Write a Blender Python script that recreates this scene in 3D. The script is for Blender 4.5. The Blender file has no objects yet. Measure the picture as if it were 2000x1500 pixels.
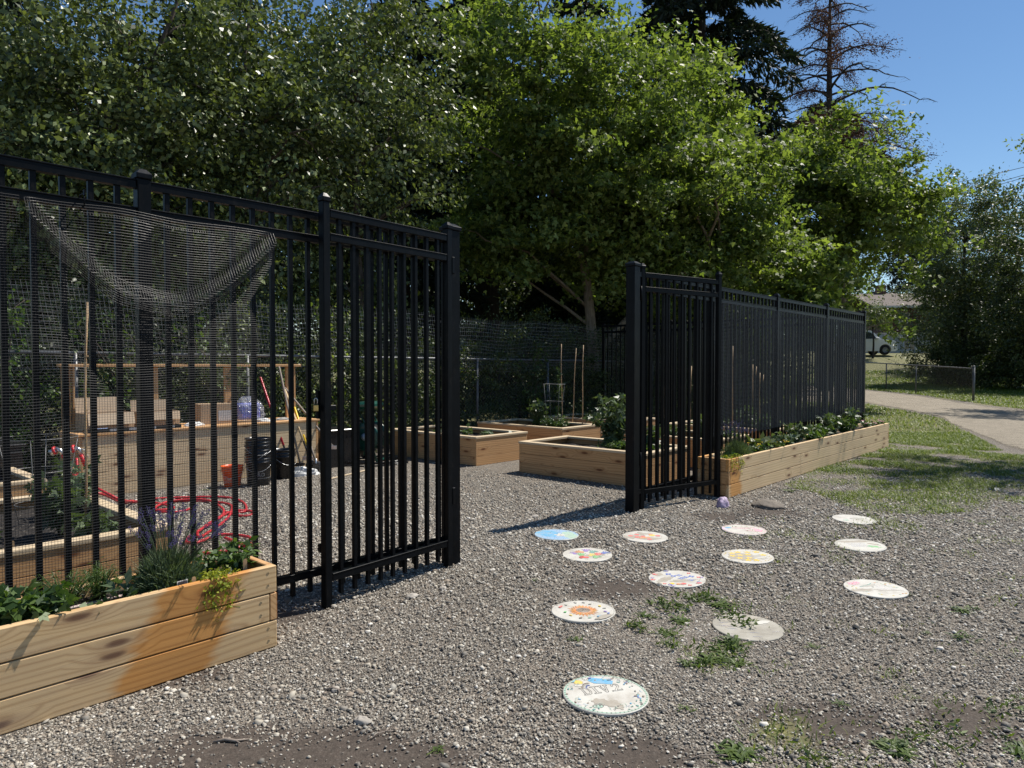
import bpy, math, random
import numpy as np
from mathutils import Vector, Matrix, noise as mnoise
R=math.radians
rng=np.random.default_rng(7)
rnd=random.Random(5)
scene=bpy.context.scene
COL=scene.collection
# ------------------------------------------------------------ camera model
F=1370.0; H=1.45; PIT=math.atan(37/F)
def ray(px,py):
    x=(px-1000)/F; z=-(py-750)/F; y=1.0
    c,s=math.cos(-PIT),math.sin(-PIT)
    return Vector((x,y*c-z*s,y*s+z*c))
TY=[-50,18,26,39,43,51,62,90,400]; TZ=[0,0,.12,.37,.75,2.15,2.5,3.2,6]
def tz(x,y):
    return float(np.interp(y,TY,TZ))
def P(px,py,z=None):
    """point of the ground seen at a photo pixel (z given: point of the level plane at z)"""
    r=ray(px,py)
    if z is not None:
        t=(z-H)/r.z; return Vector((r.x*t,r.y*t,z))
    t=1.0
    while t<300:
        if H+r.z*t<=tz(r.x*t,r.y*t): break
        t*=1.003
    return Vector((r.x*t,r.y*t,tz(r.x*t,r.y*t)))
def D(px,py,Y):
    r=ray(px,py); t=Y/r.y
    return Vector((r.x*t,Y,H+r.z*t))
GA=math.atan2(.743,.669); U=Vector((math.cos(GA),math.sin(GA),0)); V=Vector((-math.sin(GA),math.cos(GA),0))
O=Vector((-.446,5.09,0))
def W(s,d,z=0): return O+U*s+V*d+Vector((0,0,z))
def toG(p):
    q=Vector((p.x,p.y,0))-O; return q.dot(U),q.dot(V)
# ------------------------------------------------------------ materials
def new_mat(name):
    m=bpy.data.materials.new(name); m.use_nodes=True
    nt=m.node_tree; b=nt.nodes['Principled BSDF']; return m,nt,b
def N(nt,t,**kw):
    n=nt.nodes.new(t)
    for k,v in kw.items():
        if k in n.inputs.keys() if hasattr(n.inputs,'keys') else False: n.inputs[k].default_value=v
        else: setattr(n,k,v)
    return n
def ramp(nt,fac,stops,interp='LINEAR'):
    r=nt.nodes.new('ShaderNodeValToRGB'); r.color_ramp.interpolation=interp
    e=r.color_ramp.elements
    while len(e)<len(stops): e.new(.5)
    for i,(p,c) in enumerate(stops):
        e[i].position=p; e[i].color=(c[0],c[1],c[2],1) if hasattr(c,'__len__') else (c,c,c,1)
    nt.links.new(fac,r.inputs[0]); return r.outputs[0]
def mixc(nt,f,a,b,mode='MIX'):
    m=nt.nodes.new('ShaderNodeMix'); m.data_type='RGBA'; m.blend_type=mode
    for sock,v in ((m.inputs[0],f),(m.inputs[6],a),(m.inputs[7],b)):
        if hasattr(v,'links') or hasattr(v,'is_linked'): nt.links.new(v,sock)
        elif isinstance(v,(int,float)): sock.default_value=v
        else: sock.default_value=(v[0],v[1],v[2],1)
    return m.outputs[2]
def math_(nt,op,a,b=None,c=None,clamp=False):
    m=nt.nodes.new('ShaderNodeMath'); m.operation=op; m.use_clamp=clamp
    for i,v in enumerate((a,b,c)):
        if v is None: continue
        if isinstance(v,(int,float)): m.inputs[i].default_value=v
        else: nt.links.new(v,m.inputs[i])
    return m.outputs[0]
def attr(nt,name,out='Fac'):
    a=nt.nodes.new('ShaderNodeAttribute'); a.attribute_name=name; return a.outputs[out]
def coord(nt,which='Object'): return nt.nodes.new('ShaderNodeTexCoord').outputs[which]
def mapping(nt,vec,scale=(1,1,1),loc=(0,0,0),rot=(0,0,0)):
    m=nt.nodes.new('ShaderNodeMapping'); nt.links.new(vec,m.inputs[0])
    m.inputs['Scale'].default_value=scale; m.inputs['Location'].default_value=loc; m.inputs['Rotation'].default_value=rot
    return m.outputs[0]
def noise(nt,vec,scale,detail=3,rough=.55,dist=0):
    n=nt.nodes.new('ShaderNodeTexNoise'); nt.links.new(vec,n.inputs['Vector'])
    n.inputs['Scale'].default_value=scale; n.inputs['Detail'].default_value=detail
    n.inputs['Roughness'].default_value=rough; n.inputs['Distortion'].default_value=dist
    return n.outputs[0]
def voro(nt,vec,scale,feature='F1',rnd_=1):
    n=nt.nodes.new('ShaderNodeTexVoronoi'); n.feature=feature; nt.links.new(vec,n.inputs['Vector'])
    n.inputs['Scale'].default_value=scale; n.inputs['Randomness'].default_value=rnd_; return n
def bump(nt,b,h,strength=.3,dist=.01):
    n=nt.nodes.new('ShaderNodeBump'); nt.links.new(h,n.inputs['Height'])
    n.inputs['Strength'].default_value=strength; n.inputs['Distance'].default_value=dist
    nt.links.new(n.outputs[0],b.inputs['Normal']); return n
def simple(name,col,rough=.6,metal=0,var=.15,vscale=12,bmp=.0,spec=.5):
    m,nt,b=new_mat(name); c=coord(nt)
    n=noise(nt,c,vscale,4)
    lo=[x*(1-var) for x in col]; hi=[min(1,x*(1+var)) for x in col]
    nt.links.new(ramp(nt,n,[(.3,lo),(.7,hi)]),b.inputs['Base Color'])
    b.inputs['Metallic'].default_value=metal
    nt.links.new(ramp(nt,noise(nt,c,vscale*2.3,3),[(.3,rough*.8),(.7,min(1,rough*1.2))]),b.inputs['Roughness'])
    b.inputs['Specular IOR Level'].default_value=spec
    if bmp: bump(nt,b,noise(nt,c,vscale*6,3),bmp,.01)
    return m
M={}
def leafmat(name,dark,mid,light,trans=.35,rough=.42,spec=.5,tcol=None):
    m,nt,b=new_mat(name)
    f=attr(nt,'rnd'); n=noise(nt,coord(nt),.9,3)
    f2=math_(nt,'ADD',math_(nt,'MULTIPLY',f,.65),math_(nt,'MULTIPLY',n,.4),clamp=True)
    c=ramp(nt,f2,[(.15,dark),(.5,mid),(.9,light)])
    nt.links.new(c,b.inputs['Base Color']); b.inputs['Roughness'].default_value=rough
    b.inputs['Specular IOR Level'].default_value=spec
    t=nt.nodes.new('ShaderNodeBsdfTranslucent')
    tc=mixc(nt,1.0,c,tcol or (1.5,1.6,.5),'MULTIPLY'); nt.links.new(tc,t.inputs[0])
    mx=nt.nodes.new('ShaderNodeMixShader'); mx.inputs[0].default_value=trans
    nt.links.new(b.outputs[0],mx.inputs[1]); nt.links.new(t.outputs[0],mx.inputs[2])
    nt.links.new(mx.outputs[0],nt.nodes['Material Output'].inputs[0])
    return m
M['glossleaf']=leafmat('glossy_leaf',(.022,.035,.014),(.085,.115,.040),(.25,.30,.11),.18,.42,.42)
M['maple']=leafmat('maple_leaf',(.040,.065,.018),(.115,.160,.042),(.27,.32,.10),.40,.52,.35,(1.6,1.75,.65))
M['shrub']=leafmat('shrub_leaf',(.020,.032,.014),(.048,.070,.026),(.12,.155,.05),.22,.5,.4)
M['greyleaf']=leafmat('silver_green_leaf',(.045,.065,.034),(.09,.12,.055),(.19,.225,.11),.25,.45,.5)
M['conifer']=leafmat('conifer_needle',(.010,.018,.012),(.018,.030,.018),(.035,.052,.026),.08,.6,.3)
M['deadneedle']=leafmat('dead_needle',(.06,.03,.02),(.11,.055,.035),(.17,.09,.055),.1,.8,.2,(1.2,1,.8))
M['herb']=leafmat('garden_leaf',(.035,.07,.02),(.06,.11,.03),(.12,.18,.05),.3,.45,.5)
M['bluegreen']=leafmat('tomato_leaf',(.045,.075,.04),(.08,.12,.06),(.13,.18,.09),.25,.45,.5)
M['lavleaf']=leafmat('lavender_leaf',(.06,.09,.05),(.10,.145,.08),(.17,.22,.13),.2,.6,.3)
M['lime']=leafmat('lime_leaf',(.16,.20,.02),(.27,.31,.03),(.42,.45,.05),.35,.5,.4,(1.2,1.2,.5))
M['grass']=leafmat('grass_blade',(.06,.10,.02),(.115,.165,.032),(.26,.29,.085),.3,.5,.3)
M['weed']=leafmat('weed_leaf',(.04,.07,.018),(.07,.11,.025),(.12,.17,.04),.3,.5,.35)
M['purple']=simple('lavender_flower',(.14,.11,.27),.8,var=.4,vscale=90)
M['yellowfl']=simple('yellow_flower',(.75,.55,.02),.7,vscale=60)
M['pinkfl']=simple('pink_flower',(.6,.3,.35),.7,vscale=60)
M['whitefl']=simple('white_seed_head',(.7,.7,.66),.9,vscale=60)
def barkmat(name,a,b_):
    m,nt,b=new_mat(name); c=mapping(nt,coord(nt),(14,14,2.5))
    n=noise(nt,c,1.6,5,.6,.6)
    nt.links.new(ramp(nt,n,[(.3,a),(.7,b_)]),b.inputs['Base Color']); b.inputs['Roughness'].default_value=.9
    bump(nt,b,n,.7,.03); return m
M['bark']=barkmat('bark',(.045,.035,.028),(.13,.10,.08))
M['palebark']=barkmat('pale_bark',(.11,.085,.06),(.24,.19,.14))
M['darkbark']=barkmat('dark_bark',(.02,.016,.013),(.06,.048,.038))
# black painted metal
m,nt,b=new_mat('black_powder_coat'); c=coord(nt)
dust=ramp(nt,noise(nt,mapping(nt,c,(1,1,.5)),26,6,.75),[(.56,0),(.72,.35)]); nt.links.new(mixc(nt,dust,ramp(nt,noise(nt,c,9,5,.65),[(.3,(.0022,.0028,.0036)),(.75,(.005,.0065,.009))]),(.035,.031,.027)),b.inputs['Base Color'])
nt.links.new(ramp(nt,noise(nt,mapping(nt,c,(30,30,4)),1.5,5,.7),[(.35,.3),(.75,.5)]),b.inputs['Roughness'])
b.inputs['Specular IOR Level'].default_value=.10; M['black']=m
# wood with grain along attribute gc.x
def woodmat(name,light,dark,orange=0.,wet=None,knots=True,grey=0.):
    m,nt,b=new_mat(name); g=attr(nt,'gc','Vector')
    wob=noise(nt,mapping(nt,g,(1.1,4,4)),1,1)
    sep=nt.nodes.new('ShaderNodeSeparateXYZ'); nt.links.new(g,sep.inputs[0])
    vk=voro(nt,mapping(nt,g,(2.1,7.5,1)),1,'F1',.95); vk.voronoi_dimensions='2D'; kd=vk.outputs['Distance']
    sk_=nt.nodes.new('ShaderNodeSeparateColor'); nt.links.new(vk.outputs['Color'],sk_.inputs[0]); kd=math_(nt,'ADD',kd,math_(nt,'MULTIPLY',math_(nt,'GREATER_THAN',sk_.outputs[0],.5),.6)); near=ramp(nt,kd,[(.0,1),(.42,0)])
    yy=math_(nt,'ADD',math_(nt,'MULTIPLY',sep.outputs[1],210),math_(nt,'ADD',math_(nt,'MULTIPLY',wob,15),math_(nt,'MULTIPLY',near,16)))
    rings=math_(nt,'SINE',yy)
    rings2=math_(nt,'MULTIPLY_ADD',rings,.5,.5)
    fine=noise(nt,mapping(nt,g,(4,170,170)),1,4,.6)
    f=math_(nt,'ADD',math_(nt,'MULTIPLY',math_(nt,'POWER',rings2,3.0),.50),math_(nt,'MULTIPLY',fine,.45),clamp=True)
    col=ramp(nt,f,[(.1,light),(.95,dark)])
    tone=noise(nt,mapping(nt,g,(.9,.55,.55)),1.2,3)
    col=mixc(nt,ramp(nt,tone,[(.3,0),(.8,.36)]),col,[x*.62 for x in dark])
    if knots:
        col=mixc(nt,ramp(nt,kd,[(.05,1),(.085,.7),(.13,0)]),col,(.05,.022,.012))
        col=mixc(nt,ramp(nt,kd,[(.06,.5),(.3,0)]),col,(.25,.12,.055))
    if grey: col=mixc(nt,ramp(nt,noise(nt,mapping(nt,g,(2,9,9)),1,4),[(.35,0),(.7,grey)]),col,(.27,.24,.21))
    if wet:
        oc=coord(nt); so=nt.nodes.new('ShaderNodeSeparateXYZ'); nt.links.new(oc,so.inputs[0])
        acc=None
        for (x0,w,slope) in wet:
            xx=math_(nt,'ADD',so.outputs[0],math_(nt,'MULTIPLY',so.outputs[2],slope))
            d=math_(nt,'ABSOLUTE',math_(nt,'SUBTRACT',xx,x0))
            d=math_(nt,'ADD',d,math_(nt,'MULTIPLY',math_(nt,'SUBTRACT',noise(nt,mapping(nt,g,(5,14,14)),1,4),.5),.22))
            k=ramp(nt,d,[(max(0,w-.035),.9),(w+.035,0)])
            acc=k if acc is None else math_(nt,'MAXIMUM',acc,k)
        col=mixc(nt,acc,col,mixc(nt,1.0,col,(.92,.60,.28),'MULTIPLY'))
    if orange: col=mixc(nt,orange,col,mixc(nt,1.0,col,(1.0,.66,.33),'MULTIPLY'))
    nt.links.new(col,b.inputs['Base Color']); b.inputs['Roughness'].default_value=.72
    b.inputs['Specular IOR Level'].default_value=.3
    bump(nt,b,fine,.25,.003); return m
WL,WD=(.64,.46,.27),(.40,.25,.125)
M['wood']=woodmat('cedar_board',WL,WD,.45)
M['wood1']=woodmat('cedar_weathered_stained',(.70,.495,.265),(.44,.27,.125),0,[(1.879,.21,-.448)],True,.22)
M['wood2']=woodmat('cedar_water_stained',(.80,.60,.36),(.56,.38,.20),0,[(.20,.15,.2)],True,.1)
M['cap']=woodmat('pine_cap_board',(.66,.54,.38),(.46,.34,.20),0,None,False)
M['endgrain']=woodmat('end_grain',(.33,.14,.05),(.2,.08,.03),0,None,False)
M['bamboo']=simple('bamboo',(.45,.30,.16),.6,var=.25,vscale=30)
# soil
m,nt,b=new_mat('potting_soil'); c=coord(nt)
v=voro(nt,c,60); nt.links.new(ramp(nt,v.outputs['Color'],[(.1,(.010,.008,.007)),(.8,(.035,.028,.023)),(.97,(.22,.2,.17))]),b.inputs['Base Color'])
b.inputs['Roughness'].default_value=.95; bump(nt,b,noise(nt,c,45,5,.7),1,.03); M['soil']=m
def gravelmat(name,soil=True):
    m,nt,b=new_mat(name); c=coord(nt)
    cd=mapping(nt,c,(1,1,1))
    v=voro(nt,cd,92); v2=voro(nt,cd,150)
    sep=nt.nodes.new('ShaderNodeSeparateColor'); nt.links.new(v.outputs['Color'],sep.inputs[0])
    stone=ramp(nt,sep.outputs[0],[(.0,(.13,.12,.105)),(.45,(.27,.245,.205)),(.8,(.41,.37,.31)),(.95,(.52,.49,.43))])
    stone=mixc(nt,math_(nt,'MULTIPLY',sep.outputs[1],.35),stone,(.27,.21,.165))
    crev=ramp(nt,v.outputs['Distance'],[(.25,0),(.62,1)])
    col=mixc(nt,math_(nt,'MULTIPLY',crev,.8),stone,(.05,.044,.037))
    h=math_(nt,'SUBTRACT',1,v.outputs['Distance'])
    h=math_(nt,'ADD',h,math_(nt,'MULTIPLY',noise(nt,c,14,3),.5))
    if soil:
        so=attr(nt,'soil'); gr=attr(nt,'grass')
        n1=noise(nt,c,1.1,6,.68)
        sm=ramp(nt,math_(nt,'ADD',n1,math_(nt,'MULTIPLY',so,.42)),[(.61,0),(.74,1)])
        sc=ramp(nt,noise(nt,c,30,5,.7),[(.3,(.035,.028,.023)),(.75,(.095,.074,.060))])
        pale=ramp(nt,noise(nt,c,2.3,5,.6),[(.42,0),(.62,.5)])
        col=mixc(nt,pale,col,mixc(nt,.5,col,(.25,.205,.16)))
        col=mixc(nt,math_(nt,'MULTIPLY',sm,.9),col,sc)
        gc=ramp(nt,noise(nt,c,24,5,.75),[(.3,(.06,.075,.022)),(.5,(.15,.15,.055)),(.75,(.31,.28,.13))])
        gm=ramp(nt,math_(nt,'ADD',math_(nt,'MULTIPLY',noise(nt,c,2.6,6,.7),.8),math_(nt,'MULTIPLY',gr,.85)),[(.68,0),(.92,1)])
        col=mixc(nt,math_(nt,'MULTIPLY',gm,.85),col,gc)
    nt.links.new(col,b.inputs['Base Color']); b.inputs['Roughness'].default_value=.85
    b.inputs['Specular IOR Level'].default_value=.25
    if soil: h=math_(nt,'MULTIPLY',h,math_(nt,'SUBTRACT',1,math_(nt,'MULTIPLY',sm,.9))); h=math_(nt,'ADD',h,math_(nt,'MULTIPLY',noise(nt,c,90,3,.7),.5))
    bump(nt,b,h,.9,.012); return m
M['gravel']=gravelmat('gravel_ground'); 
m,nt,b=new_mat('path_dirt'); c=coord(nt)
n=noise(nt,c,3,6,.7); n2=noise(nt,c,60,3,.7)
col=ramp(nt,n,[(.3,(.22,.19,.145)),(.7,(.40,.35,.275))]); col=mixc(nt,ramp(nt,n2,[(.38,.85),(.62,0)]),col,(.12,.10,.07))
nt.links.new(col,b.inputs['Base Color']); b.inputs['Roughness'].default_value=.95; bump(nt,b,n2,.8,.02); M['path']=m
ed_=attr(nt,'edge'); al=ramp(nt,math_(nt,'ADD',ed_,math_(nt,'MULTIPLY',math_(nt,'SUBTRACT',noise(nt,c,3.5,7,.75),.5),1.5)),[(.28,0),(.42,1)])
tb=nt.nodes.new('ShaderNodeBsdfTransparent'); mx=nt.nodes.new('ShaderNodeMixShader'); nt.links.new(al,mx.inputs[0]); nt.links.new(tb.outputs[0],mx.inputs[1]); nt.links.new(b.outputs[0],mx.inputs[2]); nt.links.new(mx.outputs[0],nt.nodes['Material Output'].inputs[0])
m,nt,b=new_mat('pebble'); f=attr(nt,'rnd')
nt.links.new(ramp(nt,f,[(.0,(.10,.092,.08)),(.35,(.22,.20,.17)),(.55,(.30,.24,.18)),(.6,(.32,.30,.26)),(.72,(.36,.325,.265)),(.9,(.45,.41,.335)),(.975,(.60,.57,.51))]),b.inputs['Base Color'])
b.inputs['Roughness'].default_value=.75; M['pebble']=m
# ------------------------------------------------------------ mesh builder
class MB:
    def __init__(s): s.v=[]; s.f=[]; s.mi=[]; s.gc=[]; s.sm=[]
    def add(s,vs,fs,mi=0,gc=None,smooth=False):
        k=len(s.v); s.v+= [tuple(x) for x in vs]; s.f+=[tuple(i+k for i in f) for f in fs]
        s.mi+=[mi]*len(fs); s.sm+=[smooth]*len(fs)
        s.gc+= [tuple(x) for x in (gc if gc is not None else vs)]
    def box(s,lo,hi,mi=0,axis=0,bev=0.0,mat=None):
        x0,y0,z0=lo; x1,y1,z1=hi; off=(rnd.uniform(0,60),rnd.uniform(0,60),rnd.uniform(0,60))
        b=min(bev,(x1-x0)/3,(y1-y0)/3,(z1-z0)/3)
        vs=[];
        if b<=0:
            vs=[(x,y,z) for x in (x0,x1) for y in (y0,y1) for z in (z0,z1)]
            fs=[(0,1,3,2),(4,6,7,5),(0,4,5,1),(2,3,7,6),(0,2,6,4),(1,5,7,3)]
        else:
            # chamfered box
            for sx,X in ((1,x0),(-1,x1)):
                for sy,Y in ((1,y0),(-1,y1)):
                    for sz,Z in ((1,z0),(-1,z1)):
                        vs+=[(X,Y+sy*b,Z+sz*b),(X+sx*b,Y,Z+sz*b),(X+sx*b,Y+sy*b,Z)]
            def i(a,b_,c,k): return (a*4+b_*2+c)*3+k
            fs=[]
            def q(l): fs.append(tuple(l))
            q([i(0,0,0,0),i(0,0,1,0),i(0,1,1,0),i(0,1,0,0)]); q([i(1,0,0,0),i(1,1,0,0),i(1,1,1,0),i(1,0,1,0)])
            q([i(0,0,0,1),i(1,0,0,1),i(1,0,1,1),i(0,0,1,1)]); q([i(0,1,0,1),i(0,1,1,1),i(1,1,1,1),i(1,1,0,1)])
            q([i(0,0,0,2),i(0,1,0,2),i(1,1,0,2),i(1,0,0,2)]); q([i(0,0,1,2),i(1,0,1,2),i(1,1,1,2),i(0,1,1,2)])
            for a in (0,1):
                for c in (0,1):
                    q([i(a,c,0,0),i(a,c,1,0),i(a,c,1,1),i(a,c,0,1)])
                    q([i(a,0,c,0),i(a,1,c,0),i(a,1,c,2),i(a,0,c,2)])
                    q([i(0,a,c,1),i(1,a,c,1),i(1,a,c,2),i(0,a,c,2)])
            for a in (0,1):
                for d in (0,1):
                    for c in (0,1): q([i(a,d,c,0),i(a,d,c,1),i(a,d,c,2)])
        p=[(0,1,2),(1,0,2),(2,0,1)][axis]
        gc=[(v[p[0]]+off[0],v[p[1]]+v[p[2]]*1.0+off[1],v[p[2]]+off[2]) for v in vs]
        if mat is not None: vs=[mat@Vector(v) for v in vs]
        s.add(vs,fs,mi,gc)
    def tube(s,pts,rad,n=6,mi=0,caps=True,smooth=True):
        pts=[Vector(p) for p in pts]
        if not hasattr(rad,'__len__'): rad=[rad]*len(pts)
        vs=[]; prev=None
        for i,p in enumerate(pts):
            t=(pts[min(i+1,len(pts)-1)]-pts[max(i-1,0)]).normalized()
            if prev is None:
                a=t.orthogonal().normalized()
            else:
                a=prev-t*prev.dot(t); a=a.normalized() if a.length>1e-6 else t.orthogonal().normalized()
            prev=a; bb=t.cross(a)
            for k in range(n):
                an=2*math.pi*k/n; vs.append(p+(a*math.cos(an)+bb*math.sin(an))*rad[i])
        fs=[(i*n+k,i*n+(k+1)%n,(i+1)*n+(k+1)%n,(i+1)*n+k) for i in range(len(pts)-1) for k in range(n)]
        if caps: fs+=[tuple(range(n))[::-1],tuple((len(pts)-1)*n+k for k in range(n))]
        s.add(vs,fs,mi,None,smooth)
    def lathe(s,prof,n=20,mi=0,smooth=True,c=(0,0,0)):
        vs=[(c[0]+r*math.cos(2*math.pi*k/n),c[1]+r*math.sin(2*math.pi*k/n),c[2]+z) for r,z in prof for k in range(n)]
        fs=[(i*n+k,i*n+(k+1)%n,(i+1)*n+(k+1)%n,(i+1)*n+k) for i in range(len(prof)-1) for k in range(n)]
        s.add(vs,fs,mi,None,smooth)
    def poly(s,pts,mi=0): s.add(pts,[tuple(range(len(pts)))],mi)
    def prism(s,outline,y0,y1,mi=0,axis='y'):
        n=len(outline)
        f=(lambda p,w:(p[0],w,p[1])) if axis=='y' else (lambda p,w:(p[0],p[1],w))
        vs=[f(p,y0) for p in outline]+[f(p,y1) for p in outline]
        fs=[tuple(range(n)),tuple(range(2*n-1,n-1,-1))]+[(i,i+n,(i+1)%n+n,(i+1)%n) for i in range(n)]
        s.add(vs,fs,mi)
    def build(s,name,mats,parent=None,loc=None,rot=None):
        me=bpy.data.meshes.new(name); me.from_pydata(s.v,[],s.f)
        for m_ in (mats if isinstance(mats,(list,tuple)) else [mats]): me.materials.append(M[m_] if isinstance(m_,str) else m_)
        me.polygons.foreach_set('material_index',s.mi); me.polygons.foreach_set('use_smooth',s.sm)
        a=me.attributes.new('gc','FLOAT_VECTOR','POINT'); a.data.foreach_set('vector',np.array(s.gc,dtype=np.float32).ravel())
        me.update()
        o=bpy.data.objects.new(name,me); COL.objects.link(o)
        if parent: o.parent=parent
        if loc is not None: o.location=loc
        if rot is not None: o.rotation_euler=rot
        return o
def thing(name,label,cat,loc=(0,0,0),rz=0,group=None):
    o=bpy.data.objects.new(name,None); COL.objects.link(o); o.empty_display_size=.1
    o.location=loc; o.rotation_euler=(0,0,rz); tag(o,label,cat,group); return o
def tag(o,label=None,cat=None,group=None,kind=None):
    if label: o['label']=label
    if cat: o['category']=cat
    if group: o['group']=group
    if kind: o['kind']=kind
    return o
def npmesh(name,verts,quads,mats,parent=None,rn=None,mi=None,tri=False):
    """mesh from numpy arrays; quads (n,4) or (n,3); rn per-face random"""
    me=bpy.data.meshes.new(name); k=quads.shape[1]
    me.vertices.add(len(verts)); me.vertices.foreach_set('co',verts.astype(np.float32).ravel())
    me.loops.add(quads.size); me.loops.foreach_set('vertex_index',quads.astype(np.int32).ravel())
    me.polygons.add(len(quads)); me.polygons.foreach_set('loop_start',np.arange(0,quads.size,k,dtype=np.int32))
    if mi is not None: me.polygons.foreach_set('material_index',mi.astype(np.int32))
    for m_ in (mats if isinstance(mats,(list,tuple)) else [mats]): me.materials.append(M[m_])
    if rn is not None:
        a=me.attributes.new('rnd','FLOAT','FACE'); a.data.foreach_set('value',rn.astype(np.float32))
    me.update(calc_edges=True)
    o=bpy.data.objects.new(name,me); COL.objects.link(o)
    if parent: o.parent=parent
    return o
def unit(a): return a/np.maximum(1e-9,np.linalg.norm(a,axis=1,keepdims=True))
def leafgeo(c,L,Wd,up=.6,shape='diamond',g=rng,adir=None,droop=0.):
    n=len(c); nr=unit(g.normal(size=(n,3))+np.array([0,0,up]))
    a=g.normal(size=(n,3)) if adir is None else adir+g.normal(size=(n,3))*.35
    a=a-nr*np.sum(a*nr,axis=1,keepdims=True); a=unit(a); a[:,2]-=droop; a=unit(a)
    b=np.cross(nr,a); sz=g.uniform(.65,1.25,size=(n,1))*L; wd=sz*(Wd/L)
    def dia(a_,b_,sc):
        base=c; tip=c+a_*sz*sc; mid=c+a_*sz*sc*.45
        return np.stack([base,mid+b_*wd*.5*sc+nr*wd*.12,tip,mid-b_*wd*.5*sc+nr*wd*.12],axis=1)
    if shape=='diamond': vs=dia(a,b,1.0); m=1
    else:
        out=[dia(a,b,1.0)]
        for an in (60,-60):
            ca,sa=math.cos(R(an)),math.sin(R(an)); a2=a*ca+b*sa; b2=b*ca-a*sa
            out.append(dia(a2,b2,.8))
        vs=np.concatenate(out,axis=1); m=3
    vs=vs.reshape(-1,3); q=np.arange(len(vs)).reshape(-1,4)
    rn=np.repeat(g.uniform(size=n),m)
    return vs,q,rn
def stack(parts):
    vs=[];qs=[];rs=[];k=0
    for v,q,r in parts: vs.append(v); qs.append(q+k); rs.append(r); k+=len(v)
    return np.concatenate(vs),np.concatenate(qs),np.concatenate(rs)
# ------------------------------------------------------------ world, sun, camera
wd=bpy.data.worlds.new("World"); scene.world=wd; wd.use_nodes=True
nt=wd.node_tree; sky=nt.nodes.new('ShaderNodeTexSky'); sky.sky_type='NISHITA'; sky.sun_disc=False
SAZ=math.atan2(.845,.535); SEL=R(57)     # azimuth clockwise from +Y
sky.sun_elevation=SEL; sky.sun_rotation=SAZ; sky.altitude=500; sky.air_density=1.0; sky.dust_density=.0; sky.ozone_density=3.5; sky.air_density=1.15
hs=nt.nodes.new('ShaderNodeHueSaturation'); hs.inputs['Saturation'].default_value=1.10; hs.inputs['Value'].default_value=1.15; nt.links.new(sky.outputs[0],hs.inputs['Color']); nt.links.new(hs.outputs[0],nt.nodes['Background'].inputs[0]); nt.nodes['Background'].inputs[1].default_value=.072
sl=bpy.data.lights.new('sun','SUN'); sl.energy=5.0; sl.angle=R(.53); sl.color=(1,.94,.85)
so=bpy.data.objects.new('sun',sl); COL.objects.link(so)
sd=Vector((math.sin(SAZ)*math.cos(SEL),math.cos(SAZ)*math.cos(SEL),math.sin(SEL)))
so.rotation_euler=sd.to_track_quat('Z','Y').to_euler(); so.location=(20,0,40)
cam=bpy.data.cameras.new('camera'); co=bpy.data.objects.new('camera',cam); COL.objects.link(co)
co.location=(0,0,H); co.rotation_euler=(R(90)-PIT,0,0); cam.sensor_width=36; cam.lens=F/2000*36; cam.clip_end=3000; cam.clip_start=.05
scene.camera=co
scene.view_settings.view_transform='Standard'; scene.view_settings.look='None'; scene.view_settings.exposure=0.42; scene.view_settings.gamma=1
scene.cycles.max_bounces=6; scene.cycles.diffuse_bounces=3; scene.cycles.transparent_max_bounces=8
# ------------------------------------------------------------ ground zones
def inpoly(x,y,poly):
    r=np.zeros(np.shape(x),bool); n=len(poly)
    for i in range(n):
        x1,y1=poly[i]; x2,y2=poly[(i+1)%n]
        c=((y1>y)!=(y2>y))&(x<(x2-x1)*(y-y1)/((y2-y1) or 1e-9)+x1); r^=c
    return r
def pp(l): return [tuple(P(a,b)[:2]) for a,b in l]
G1=pp([(1560,925),(1530,950),(1600,965),(1640,985),(1700,1000),(1800,1008),(1900,1000),(2000,985),(2300,960),(2300,900),(2020,890),(1960,878),(1880,845),(1820,822),(1740,812),(1690,797),(1600,790),(1600,830)])
G1.insert(0,tuple(W(10.3,-.4)[:2])); 
G2=pp([(1400,1040),(1600,985),(1760,1010),(1850,1040),(1700,1050),(1500,1070)])   # thin grass
G3=pp([(1230,1190),(1330,1165),(1420,1165),(1490,1200),(1460,1310),(1380,1330),(1300,1270),(1220,1230)])
G5=pp([(1380,1050),(2100,1000),(2150,1560),(1350,1560),(1480,1300)])
G4=pp([(1500,1380),(1700,1440),(2050,1300),(2100,1500),(1700,1540),(1400,1540)])
PATHF=[(1560,752),(1640,757),(1690,761),(1740,766),(1790,771),(1850,779),(1900,787),(1990,799),(2080,808),(2200,820)]
PATHN=[(1560,786),(1640,787),(1690,789),(1770,803),(1840,818),(1890,846),(1960,880),(2060,905),(2200,930),(2420,965)]
path_poly=pp(PATHF)+pp(PATHN)[::-1]
garden=[tuple(W(a,b)[:2]) for a,b in ((-8,-.05),(10.07,-.05),(10.07,5.7),(-8,5.7))]
def smooth_noise(x,y,sc,seed=0):
    return np.array([mnoise.noise(Vector((a*sc+seed,b*sc,seed*.7))) for a,b in zip(np.ravel(x),np.ravel(y))]).reshape(np.shape(x))
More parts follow.
